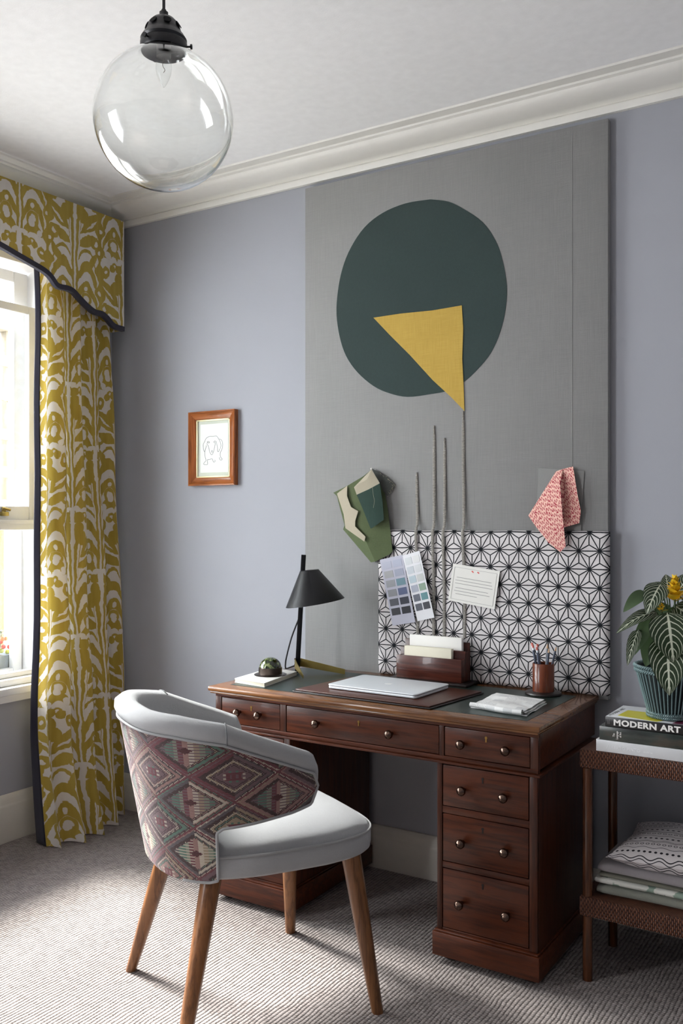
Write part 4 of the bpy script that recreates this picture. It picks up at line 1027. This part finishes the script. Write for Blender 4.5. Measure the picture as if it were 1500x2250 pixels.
tris = [(2, 14, 3), (3, 14, 15), (3, 15, 4), (4, 15, 5), (5, 15, 6), (15, 9, 6), (6, 9, 8), (6, 8, 7), (1, 14, 2), (0, 13, 1), (1, 17, 14), (1, 13, 17), (13, 12, 17), (14, 17, 15), (17, 16, 15), (17, 12, 11), (17, 11, 16), (16, 11, 10), (16, 10, 9), (15, 16, 9)]
single('pink_print_swatch', facets(pts, tris), mat_pinkprint(), 'draped pink fabric swatch with crimson print pinned to the pinboard', 'fabric swatch', ang=25)
# paint charts
CZ_ = P2F-0.004
def quad_at(c, u, v, P): return P[0]*(1-u)*(1-v)+P[1]*u*(1-v)+P[2]*u*v+P[3]*(1-u)*v
def chart(name, px, lab, base, chips, rows, off, cols=2):
    P = [ony(x, y, CZ_-off) for x, y in px]                  # top-left, top-right, bottom-right, bottom-left
    t = thing(name, lab, 'paint chart', P[3])
    part('card', vf_slab(P, (0, 0.0008, 0)), base, t)
    for r_ in range(rows):
        for c in range(cols):
            col = chips[r_*cols+c]
            u0, u1 = 0.08+c*0.45, 0.08+c*0.45+0.38; v0 = 0.05+r_*0.84/rows; v1 = v0+0.62/rows
            qd = [quad_at(None, u, v, P)+Vector((0, -0.0007, 0)) for u, v in ((u0, v0), (u1, v0), (u1, v1), (u0, v1))]
            part('paint_chip', vf_slab(qd, (0, 0.0006, 0)), plain('chip_%d_%d_%d' % col, srgb(*col), 0.6, var=0.0), t)
    return t
chart('paint_chart', [(834, 1230), (884, 1219), (912, 1367), (862, 1375)], 'lilac-grey paint chart card with dark chips, left of the pair', plain('lilac_card', srgb(182, 182, 196), 0.6, var=0.02),
      [(176, 178, 194), (172, 176, 194), (164, 164, 166), (156, 160, 178), (150, 152, 156), (104, 136, 148), (136, 138, 142), (84, 94, 128), (76, 78, 86), (44, 46, 60), (48, 48, 54), (28, 28, 38)], 6, 0.006)
chart('paint_chart', [(884, 1221), (921, 1210), (954, 1357), (917, 1365)], 'white paint chart card with pale and sea green chips, right of the pair', plain('white_card', srgb(222, 222, 226), 0.6, var=0.02),
      [(206, 210, 212), (216, 216, 216), (196, 202, 208), (206, 208, 210), (180, 196, 204), (196, 198, 196), (168, 172, 186), (138, 160, 142), (96, 100, 112), (96, 140, 146), (84, 86, 96), (62, 62, 70)], 6, 0.014)
# note card
P = [ony(x, y, CZ_-0.005) for x, y in ((995, 1238), (1098, 1255), (1086, 1339), (984, 1319))]
nc_ = thing('note_card', 'white printed card with thin border pinned on the star lattice panel', 'card', P[3])
part('card', vf_slab(P, (0, 0.001, 0)), plain('soft_white_card', srgb(226, 224, 218), 0.8, var=0.02), nc_)
M_GLINE = plain('pale_grey_print', srgb(150, 148, 146), 0.8)
def strip(u0, v0, u1, v1, w_, name='printed_line', m=M_GLINE):
    a, b = quad_at(None, u0, v0, P), quad_at(None, u1, v1, P); d = (b-a).normalized(); n = Vector((-d.z, 0, d.x))*w_*0.5; o_ = Vector((0, -0.0006, 0))
    return vf_slab([a-n+o_, b-n+o_, b+n+o_, a+n+o_], (0, 0.0005, 0))
part('printed_border', join(strip(.05, .08, .95, .08, .0008), strip(.95, .08, .95, .93, .0008), strip(.95, .93, .05, .93, .0008), strip(.05, .93, .05, .08, .0008)), M_GLINE, nc_)
for v, a, b in ((.34, .12, .86), (.42, .10, .88), (.50, .10, .90), (.62, .12, .82), (.70, .10, .86), (.78, .14, .60)): part('printed_line', strip(a, v, b, v, .0016), M_GLINE, nc_)
for u in (.42, .54): part('red_mark', strip(u, .12, u+.04, .15, .004), M_BER[1], nc_)

# ------------------------------------------------------------------ small framed drawing
M_FRAME = wood('orange_maple_frame', srgb(112, 58, 26), srgb(176, 102, 52), 9, 'Z', 0.25, 0.4); M_FRAMEX = wood('orange_maple_frame_cross', srgb(112, 58, 26), srgb(176, 102, 52), 9, 'X', 0.25, 0.4)
fr_ = thing('picture_frame', 'small maple picture frame with a line drawing of a dog on the wall', 'picture', (0.638, 0.0, 1.513))
x0, x1, z0, z1, fd = 0.506, 0.770, 1.513, 1.842, -0.026
wd_ = 0.036
def member(p, q, n_in, mat):
    """mitred frame member from p to q with its inner side towards n_in"""
    p, q, n_in = Vector(p), Vector(q), Vector(n_in); d = (q-p).normalized()
    prof = [(0, -0.0005), (0, fd), (0.006, fd-0.002), (0.014, fd+0.004), (wd_-0.006, fd+0.008), (wd_, fd+0.012), (wd_, -0.0005)]
    V = [p+n_in*o_+d*o_+Vector((0, y, 0)) for o_, y in prof]+[q+n_in*o_-d*o_+Vector((0, y, 0)) for o_, y in prof]; n = len(prof)
    return V, [(i, (i+1) % n, n+(i+1) % n, n+i) for i in range(n)]+[tuple(range(n))[::-1], tuple(range(n, 2*n))]
for p, q, n_in, m in (((x0, 0, z0), (x1, 0, z0), (0, 0, 1), M_FRAMEX), ((x1, 0, z0), (x1, 0, z1), (-1, 0, 0), M_FRAME), ((x1, 0, z1), (x0, 0, z1), (0, 0, -1), M_FRAMEX), ((x0, 0, z1), (x0, 0, z0), (1, 0, 0), M_FRAME)):
    part('frame_moulding', member(p, q, n_in, m), m, fr_, ang=30)
gx0, gx1, gz0, gz1 = x0+wd_, x1-wd_, z0+wd_, z1-wd_
part('gilt_slip', join(vf_box(gx0, gx0+0.006, -0.013, -0.001, gz0, gz1), vf_box(gx1-0.006, gx1, -0.013, -0.001, gz0, gz1), vf_box(gx0, gx1, -0.013, -0.001, gz0, gz0+0.006), vf_box(gx0, gx1, -0.013, -0.001, gz1-0.006, gz1)), plain('pale_gilt', srgb(222, 206, 156), 0.4, 0.4), fr_, r=0.0005)
part('mount', vf_box(gx0, gx1, -0.006, -0.001, gz0, gz1), plain('pale_sage_mount', srgb(206, 208, 192), 0.8, var=0.02), fr_, r=0)
pa_ = part('drawing_sheet', vf_box(gx0+0.020, gx1-0.014, -0.0075, -0.006, gz0+0.022, gz1-0.020), M_PAPER, fr_, r=0)
dog = [[(.10, .47), (.04, .42), (.05, .34), (.09, .29), (.12, .33), (.16, .40)], [(.09, .47), (.16, .53), (.28, .555), (.40, .55), (.52, .555), (.60, .50), (.66, .44), (.68, .38), (.66, .33)], [(.62, .50), (.70, .48), (.74, .42), (.73, .34), (.70, .30)],
       [(.20, .46), (.18, .42), (.22, .40), (.25, .34), (.28, .28), (.31, .25), (.35, .23), (.39, .25), (.43, .31), (.46, .38), (.48, .43)], [(.18, .46), (.22, .47), (.27, .455), (.24, .44), (.20, .455)], [(.42, .45), (.46, .47), (.52, .45), (.47, .435), (.43, .45)],
       [(.34, .29), (.36, .27), (.38, .29), (.36, .31), (.34, .29)], [(.10, .29), (.10, .22), (.13, .17), (.14, .13), (.08, .10), (.06, .07), (.13, .06), (.20, .07), (.19, .12), (.20, .15)], [(.20, .15), (.28, .15), (.36, .16), (.40, .12), (.42, .10), (.47, .11), (.46, .14)],
       [(.70, .30), (.66, .26), (.66, .20), (.70, .16), (.73, .15), (.69, .13), (.64, .14), (.62, .18)], [(.52, .43), (.56, .36), (.56, .29), (.60, .28), (.63, .33)]]
dl = []
for c in dog:
    pts = [Vector((gx0+0.030+(gx1-gx0-0.05)*u*1.12, -0.0078, gz0+0.055+(gz1-gz0)*(v-0.05)*0.98)) for u, v in c]
    dl.append(vf_tube(spline(pts, 4), 0.0008, 5))
part('line_drawing', join(*dl), plain('graphite_line', srgb(110, 110, 116), 0.8), fr_, parent=pa_, label='loose pencil outline of a dog')
part('glazing', vf_box(gx0, gx1, -0.0145, -0.0135, gz0, gz1), mat_pane('museum_glass', 1.12), fr_, r=0)

# ------------------------------------------------------------------ pendant lamp
PC_ = Vector((1.895, -1.6605, 2.231)); R_ = 0.150
pe = thing('pendant_lamp', 'clear glass globe pendant lamp with black metal holder hanging from the ceiling', 'pendant lamp', PC_-Vector((0, 0, R_)))
th0 = math.asin(0.045/R_)
prof = [(R_*math.sin(a), -R_*math.cos(a)) for a in [0]+[i*(pi-th0)/28 for i in range(1, 29)]] + [(0.0455, R_+0.004), (0.0455, R_+0.016)]
inn = [(max(0, r-0.0026) if z > R_*0.95 else r*(R_-0.0026)/R_, z if z > R_*0.95 else z*(R_-0.0026)/R_) for r, z in prof][::-1]
V, F = vf_lathe(prof+inn, 56, PC_)
part('glass_globe', (V, F), mat_glass('clear_blown_glass', (0.995, 1, 0.998)), pe, ang=180)
b0 = R_-0.004
gal = [(0.0490, b0), (0.0505, b0+0.004), (0.0505, b0+0.018), (0.0480, b0+0.021), (0.0500, b0+0.026), (0.0440, b0+0.036), (0.0400, b0+0.040), (0.0375, b0+0.046), (0.0330, b0+0.060), (0.0240, b0+0.070), (0.0120, b0+0.0745), (0.0095, b0+0.075), (0.0095, b0+0.086), (0.0060, b0+0.088), (0.0050, b0+0.092)]
part('holder', vf_lathe([(r-0.003 if i < 9 else max(0.001, r-0.004), z) for i, (r, z) in enumerate(gal)][::-1][:0] + gal, 40, PC_), M_BLACK, pe, ang=35)
for k in range(7):
    a = 2*pi*k/7+0.3; c = PC_+Vector((0.0352*math.cos(a), 0.0352*math.sin(a), b0+0.0545)); nn = Vector((math.cos(a)*0.85, math.sin(a)*0.85, 0.5)).normalized(); u_, v_ = frame_of(nn)
    part('vent_hole', vf_slab([c+u_*(0.0085*math.cos(t))+v_*(0.0085*math.sin(t)) for t in [2*pi*i/16 for i in range(16)]], tuple(nn*0.0012)), plain('vent_shadow', srgb(8, 8, 9), 0.9), pe)
for a in (0.55, 2.65, 4.74):
    d = Vector((math.cos(a), math.sin(a), 0)); c = PC_+Vector((0, 0, b0+0.011))
    part('thumb_screw', join(vf_tube([c+d*0.049, c+d*0.058], 0.0022, 8), vf_tube([c+d*0.058, c+d*0.062], 0.0055, 10)), M_BLACK, pe)
part('bulb_holder', vf_tube([PC_+Vector((0, 0, b0+0.050)), PC_+Vector((0, 0, b0-0.010))], 0.016, 20), plain('ivory_bulb_holder', srgb(196, 190, 182), 0.5), pe)
bp = [(0.0, -0.078), (0.004, -0.073), (0.010, -0.062), (0.0155, -0.048), (0.0175, -0.034), (0.0165, -0.022), (0.012, -0.010), (0.0105, -0.004)]
part('bulb', vf_lathe([(r, z+b0) for r, z in bp], 20, PC_), mat_pane('thin_bulb_glass'), pe, ang=180)
part('filament', vf_tube([PC_+Vector((0.0025*math.sin(9*t), 0.0025*math.cos(9*t), b0-0.012-0.034*t)) for t in [i/20 for i in range(21)]], 0.0007, 5), plain('tungsten', srgb(110, 104, 100), 0.4, 0.8), pe)
part('flex', vf_tube([PC_+Vector((0, 0, b0+0.088)), Vector((PC_.x, PC_.y, CZ-0.02))], 0.0033, 8), M_BLACK, pe)
part('ceiling_rose', vf_lathe([(0.004, -0.045), (0.02, -0.040), (0.045, -0.016), (0.048, -0.001), (0, -0.001)], 28, (PC_.x, PC_.y, CZ)), M_BLACK, pe)
# ------------------------------------------------------------------ rattan side table
def mat_wicker():
    g = G('dark_woven_cane'); x, y, z = g.coords('Object')
    u = (x+y)/0.0052; row = g.floor(u); v = z/0.017 + g.frac(row*0.5)
    fu = g.abs(g.frac(u)-0.5)*2; fv = g.abs(g.frac(v)-0.5)*2
    n = g.noise(g.vec, 90, 2)
    h = (1-fu*fu)*(1-fv*fv)
    return g.bsdf(g.ramp(h*0.7+n*0.4, [(0.1, srgb(30, 18, 14)), (0.5, srgb(84, 48, 36)), (0.95, srgb(140, 92, 66))]), 0.4, 0, h, 0.004)
M_WICK = mat_wicker(); M_CANE = wood('dark_cane_post', srgb(44, 24, 16), srgb(104, 62, 38), 7, 'Z', 0.25, 0.4)
TX0, TX1, TY0, TY1 = 2.428, 3.02, -0.470, -0.170
st_ = thing('rattan_side_table', 'dark two-tier rattan side table beside the desk', 'side table', (2.72, -0.32, 0))
for z0, z1 in ((0.629, 0.684), (0.192, 0.250)):
    part('shelf', join(vf_box(TX0, TX1, TY0, TY1, z0, z1)), M_WICK, st_, r=0.007)
for x, y in ((2.449, -0.452), (2.449, -0.190), (2.999, -0.452), (2.999, -0.190)):
    for za, zb_ in ((0.0, 0.1915), (0.2505, 0.6285)): part('leg', vf_tube([(x, y, za), (x, y, zb_)], 0.0145, 16), M_CANE, st_, ang=50)
# folded cloths and cushion on the lower shelf
def folded(name, lab, mat, x0, x1, y0, y1, z0, z1, seed, cat='folded cloth'):
    q = random.Random(seed); V, F = [], []; a1, a2 = q.uniform(0, 6), q.uniform(0, 6)
    NX, NP = 26, 16; hz = (z1-z0)/2; zc = (z0+z1)/2
    for i in range(NX+1):
        u = i/NX; x = x0+(x1-x0)*u; w_ = 0.0012*math.sin(9*u*2+a1); k = min(1, 0.72+min(u, 1-u)*6)
        for j in range(NP):
            t = 2*pi*j/NP; cy_ = math.cos(t); sy2 = math.sin(t)
            yy = (y0+y1)/2 + (y1-y0)/2*math.copysign(abs(cy_)**0.35, cy_) + 0.003*math.sin(7*u+a2)
            zz = zc + k*hz*math.copysign(abs(sy2)**0.6, sy2)*0.985
            V.append(Vector((x, yy, min(max(zz + w_*0.5*(sy2 > 0.2), z0), z1))))
    for i in range(NX):
        for j in range(NP): a, b = i*NP+j, i*NP+(j+1) % NP; F.append((a, b, b+NP, a+NP))
    F += [tuple(range(NP)), tuple(NX*NP+j for j in range(NP))[::-1]]
    return single(name, (V, F), mat, lab, cat, 'folded cloths under the cushion', ang=50)
def mat_leafprint():
    g = G('white_cotton_green_leaf_print'); g.coords('Object')
    n = g.noise(g.vec, 30, 2)
    return g.bsdf(g.mix(g.step(0.52, 0.58, n), srgb(214, 214, 206), srgb(138, 156, 142)), 0.9, 0, g.noise(g.vec, 200, 2), 0.0006)
folded('folded_cloth', 'folded sage grey cloth at the bottom of the stack on the lower shelf', cloth('sage_grey_cotton', srgb(154, 156, 144), 0.0018), 2.470, 2.93, -0.430, -0.19, 0.2505, 0.2795, 1)
folded('folded_cloth', 'folded white cloth with green leaf print in the stack on the lower shelf', mat_leafprint(), 2.464, 2.94, -0.430, -0.21, 0.2800, 0.3040, 2)
folded('folded_cloth', 'thin folded olive grey cloth between the leaf print and the mauve cloth', cloth('olive_grey_cotton', srgb(140, 138, 122), 0.0018), 2.476, 2.93, -0.430, -0.19, 0.3045, 0.3135, 3)
folded('folded_cloth', 'folded pale mauve cloth on top of the cloth stack, under the cushion', cloth('pale_mauve_cotton', srgb(168, 162, 164), 0.0018), 2.472, 2.93, -0.430, -0.19, 0.3140, 0.3420, 4)
def mat_cushion():
    g = G('white_cotton_black_bead_print'); x, y, z = g.coords('UV')
    pitch = 0.021
    r_ = y/pitch; row = g.floor(r_); f = (g.frac(r_)-0.5)*pitch
    kind = row - g.floor(row/4)*4
    wav = 0.0011 - g.abs(f + g.sin(x*2*pi/0.055)*0.0035)
    wav2 = 0.0009 - g.abs(f + 0.006 + g.sin(x*2*pi/0.055)*0.0035)
    cx = (g.frac(x/0.016)-0.5)*0.016; d = g.length(cx, f)
    dots = 0.0044-d; rings = 0.0010-g.abs(d-0.0045)
    k = g.max((kind < 0.5)*(g.max(wav, wav2) > 0), g.min(g.abs(kind-1) < 0.5, dots > 0), g.min(g.abs(kind-2) < 0.5, wav > 0), g.min(g.abs(kind-3) < 0.5, rings > 0))
    return g.bsdf(g.mix(k, srgb(206, 200, 200), srgb(30, 28, 34)), 0.9, 0, g.noise(g.vec, 120, 2), 0.0006)
def pillow(u, v, side):
    x = (u-0.5)*0.46; y = (v-0.5)*0.40; e = (1-abs(2*u-1)**2.6)*(1-abs(2*v-1)**2.6); pin = 1-0.10*(1-abs(2*u-1))*abs(2*v-1)**4
    pin2 = 1-0.10*(1-abs(2*v-1))*abs(2*u-1)**4
    zt_ = 0.052*e**0.55
    return Vector((2.728+x*pin2, -0.255+y*0.92*pin, 0.368+(zt_*1.05 if side > 0 else -min(zt_, 0.0255)) + 0.03*(v-0.5)*0))
V1, F1 = vf_grid(lambda u, v: pillow(u, v, 1), 28, 28); V2, F2 = vf_grid(lambda u, v: pillow(u, v, -1), 28, 28)
uvp = [((i/28)*0.46, (j/28)*0.40) for j in range(29) for i in range(29)]
V, F = join((V1, F1), (V2, [f[::-1] for f in F2]))
single('cushion', (V, F), mat_cushion(), 'white cushion with black dotted and wavy print on the lower shelf', 'cushion', ang=180, uv=uvp+uvp, origin=(2.728, -0.255, 0.3425))
# books
M_BW = plain('white_book_jacket', srgb(214, 216, 218), 0.35, var=0.02); M_BB = plain('black_book_jacket', srgb(24, 23, 24), 0.35); M_PG = plain('book_page_edges', srgb(224, 216, 200), 0.9, grain=0.0006, scale=700)
def mat_landscape():
    g = G('dark_painted_jacket'); x, y, z = g.coords('Object')
    n = g.noise(g.vecof(x*6, y*6, z*26), 1.0, 4, 0.6)
    return g.bsdf(g.ramp(n, [(0.32, srgb(28, 26, 26)), (0.5, srgb(50, 58, 54)), (0.62, srgb(72, 66, 58)), (0.8, srgb(40, 34, 30))]), 0.25)
M_LAND = mat_landscape(); M_WTXT = plain('white_print', srgb(236, 234, 230), 0.6, var=0.0); M_STXT = plain('silver_print', srgb(244, 246, 248), 0.4, var=0.0)
def book(name, lab, x0, x1, y0, y1, z0, z1, cover, spine=None):
    b = thing(name, lab, 'book', ((x0+x1)/2, (y0+y1)/2, z0), group='books stacked on the side table')
    part('pages', vf_box(x0+0.003, x1-0.003, y0+0.003, y1-0.003, z0+0.0022, z1-0.0022), M_PG, b, r=0)
    part('cover', vf_box(x0, x1, y0, y1, z1-0.0022, z1), cover, b, r=0.0006); part('cover', vf_box(x0, x1, y0, y1, z0, z0+0.0022), cover, b, r=0.0006)
    part('spine', vf_box(x0, x1, y0-0.0005, y0+0.0028, z0, z1), spine or cover, b, r=0.0008)
    return b
BZ = 0.6845
b1 = book('art_book', 'pale silver-white hardback at the bottom of the book stack', 2.478, 2.800, -0.464, -0.205, BZ, BZ+0.034, M_BW)
lettering('ALBERTO PINTO', 0.0125, M_STXT, b1, axes((2.508, -0.4646, BZ+0.0115), (1, 0, 0), (0, 0, 1)), 'spine_lettering', space=1.05)
lettering('moderne', 0.007, M_STXT, b1, axes((2.613, -0.4646, BZ+0.0120), (1, 0, 0), (0, 0, 1)), 'spine_lettering', shear=0.3)
z2 = BZ+0.0345
b2 = book('art_book', 'dark painted-jacket book in the middle of the book stack', 2.487, 2.790, -0.462, -0.215, z2, z2+0.039, M_LAND)
for k, tx in enumerate(('The', 'Language', 'of Art')):
    lettering(tx, 0.0085, M_WTXT, b2, axes((2.532+k*0.0095, -0.4627, z2+(0.012 if k != 1 else 0.006)), (0, 0, 1), (-1, 0, 0)), 'spine_lettering', bold=0.0001, sx=0.75)
z3 = z2+0.0395
b3 = book('art_book', 'black-spined MODERN ART book on top of the book stack', 2.503, 2.800, -0.458, -0.268, z3, z3+0.028, M_BW, M_BB)
lettering('MODERN ART', 0.0235, M_WTXT, b3, axes((2.527, -0.4588, z3+0.0058), (1, 0, 0), (0, 0, 1)), 'spine_lettering', bold=0.0009, sx=1.18, space=1.08)
for x in (2.510, 2.514): part('spine_rule', vf_box(x, x+0.0018, -0.4590, -0.4586, z3+0.007, z3+0.021), plain('grey_print', srgb(110, 108, 108), 0.6), b3, r=0)
lettering('MODERN ART', 0.0160, M_BB, b3, axes((2.5145, -0.440, z3+0.02805), (0.08, 1, 0), (-1, 0.08, 0)), 'cover_lettering', sx=1.25)
part('cover_panel', vf_slab([Vector((x, y, z3+0.028)) for x, y in ((2.530, -0.425), (2.648, -0.452), (2.700, -0.340), (2.536, -0.335))], (0, 0, 0.0003)), plain('acid_yellow_print', srgb(214, 204, 58), 0.4), b3, label='yellow shape printed on the cover')
part('cover_panel', vf_slab([Vector((x, y, z3+0.028)) for x, y in ((2.690, -0.452), (2.780, -0.452), (2.780, -0.34), (2.705, -0.36))], (0, 0, 0.0003)), plain('plum_print', srgb(96, 28, 58), 0.4), b3, label='plum shape printed on the cover')
# ------------------------------------------------------------------ zebra plant in a cane basket
PZ0 = z3+0.0284
pc = Vector((2.666, -0.368, PZ0))
zp = thing('zebra_plant', 'white-veined zebra plant with yellow flower in a turquoise cane basket', 'potted plant', pc)
M_TURQ = plain('turquoise_cane', srgb(98, 120, 121), 0.4, var=0.15); M_TURQD = plain('dark_teal_liner', srgb(18, 32, 33), 0.6)
HB = 0.148; rb0, rb1 = 0.060, 0.097
bk = part('basket_liner', vf_lathe([(0, 0.004), (rb0-0.006, 0.004), (rb1-0.007, HB), (rb1-0.011, HB), (rb0-0.010, 0.010), (0, 0.010)], 40, pc), M_TURQD, zp)
part('soil', vf_lathe([(0, HB-0.02), (rb1-0.014, HB-0.02), (rb1-0.014, HB-0.024), (0, HB-0.024)], 28, pc), M_SOIL, zp)
CANE = smoothed(vf_tube([(rb0, 0, 0.006), ((rb0+rb1)/2, 0, HB/2), (rb1, 0, HB-0.004)], 0.0023, 6), 60)
for k in range(44):
    o = obj('cane', CANE, M_TURQ, bk, label=None); o.rotation_euler = (0, 0, 2*pi*k/44)
def twist(R, z, r_, tw, n=220, ph=0.0, amp=0.0035):
    return vf_ring([pc+Vector(((R+amp*math.cos(tw*a+ph))*math.cos(a), (R+amp*math.cos(tw*a+ph))*math.sin(a), z+amp*math.sin(tw*a+ph))) for a in [2*pi*i/n for i in range(n)]], r_, 6)
for z, R in ((HB+0.001, rb1+0.001), (HB-0.011, rb1-0.001), (0.0145, rb0+0.002), (0.0070, rb0+0.002)):
    for ph in (0, 2*pi/3, 4*pi/3): part('braided_rim', twist(R, z, 0.0026, 26, ph=ph), M_TURQ, zp, parent=bk)
def mat_zebra():
    """dark green blade with a pale midrib and arching pale side veins"""
    g = G('zebra_leaf'); u, v, z = g.coords('UV')
    a = g.abs(u)
    wob = g.noise(g.vec, 6, 2)*0.25
    ph = (v - a*0.12 - a*a*0.34)*7.5 + wob
    d = g.abs(g.frac(ph)-0.5)
    side = (1-g.step(0.07, 0.13, d))*(1-g.step(0.90, 0.99, a))
    tip = g.step(0.62, 1.0, v)*0.08
    mid = 1-g.step(0.045+tip, 0.085+tip, a)
    k = g.max(side, mid)
    gr = g.mix(g.noise(g.vec, 14, 2), srgb(20, 38, 20), srgb(46, 66, 36))
    return g.bsdf(g.mix(k*0.9, gr, srgb(208, 214, 192)), 0.38, 0, k, 0.0008)
M_ZEB = mat_zebra(); M_UND = plain('mid_green_leaf_underside', srgb(62, 84, 50), 0.5, var=0.2)
D0 = 2.652
heart = lambda q: (math.sin(pi*min(1, q**0.62))**0.75) if q < 1 else 0
LV = [((1466, 1345), (1479, 1456), 78, .085, .115, 'z', .22), ((1466, 1398), (1470, 1528), 74, .075, .125, 'z', .14), ((1452, 1283), (1420, 1350), 46, .05, .09, 'z', .25), ((1418, 1300), (1369, 1345), 27, .03, .05, 'g', .2),
      ((1442, 1345), (1353, 1392), 27, .06, .09, 'z', .28), ((1432, 1352), (1390, 1442), 30, .03, .06, 'g', .12), ((1402, 1384), (1378, 1462), 24, .05, .08, 'z', .25), ((1440, 1385), (1418, 1465), 44, .0, .03, 'g', .1),
      ((1468, 1300), (1462, 1262), 30, .01, .0, 'z', .1), ((1490, 1300), (1520, 1258), 36, .0, .0, 'z', .15), ((1480, 1330), (1550, 1390), 50, .06, .09, 'z', .25), ((1490, 1310), (1560, 1320), 44, .0, -.03, 'z', .2),
      ((1475, 1340), (1530, 1440), 52, .05, .08, 'z', .2), ((1462, 1300), (1422, 1285), 28, -.03, -.05, 'z', .2), ((1470, 1330), (1440, 1365), 40, .02, .02, 'g', .1), ((1484, 1330), (1500, 1395), 44, .03, .05, 'g', .1), ((1485, 1390), (1545, 1470), 50, .0, .03, 'z', .2), ((1475, 1345), (1450, 1420), 44, -.04, -.05, 'g', .15)]
core = pc+Vector((0.012, 0, HB-0.02))
for (bx_, by_), (tx, ty), wpx, ob, ot, kind, dr in LV:
    b, t = ond(bx_, by_, D0-ob), ond(tx, ty, D0-ot)
    up = (CAM-b).normalized()*0.8+Vector((0, 0, 0.5))
    V, F, uv = blade(b, t, wpx/FPX*D0*1.08, up, dr, 8, 14, 0.10, heart)
    lf_ = part('leaf', (V, F), M_ZEB if kind == 'z' else M_UND, zp, uv=uv, ang=180)
    ms = (core+b)/2+Vector((0, 0, 0.03))
    part('leaf_stalk', vf_tube(spline([core+(b-core)*0.05, ms, b], 4), 0.0022, 5), M_UND, zp, parent=lf_)
M_BRACT = plain('yellow_bract', srgb(228, 190, 40), 0.5, var=0.2)
def flower(px, py, d, h, nb, name='flower'):
    c = ond(px, py, d); fl = part('flower', vf_tube([core+(c-core)*0.3, c, c+Vector((0, 0, h*0.8))], 0.003, 6), M_UND, zp)
    rb = random.Random(px)
    for k in range(nb):
        a = k*2.4; q = k/nb; b = c+Vector((0, 0, h*0.75*q-0.006)); ln = h*(0.72-0.35*q)
        tip = b+Vector((math.cos(a)*ln*(0.85-0.6*q), math.sin(a)*ln*(0.85-0.6*q), ln*(0.30+0.7*q)))
        V, F, uv = blade(b, tip, ln*0.62, (math.cos(a)*-0.3, math.sin(a)*-0.3, 1), 0.1, 4, 5, 0.2)
        part('bract', (V, F), M_BRACT, zp, ang=180, parent=fl)
flower(1482, 1318, D0-0.075, 0.074, 22); flower(1452, 1340, D0-0.085, 0.032, 10)
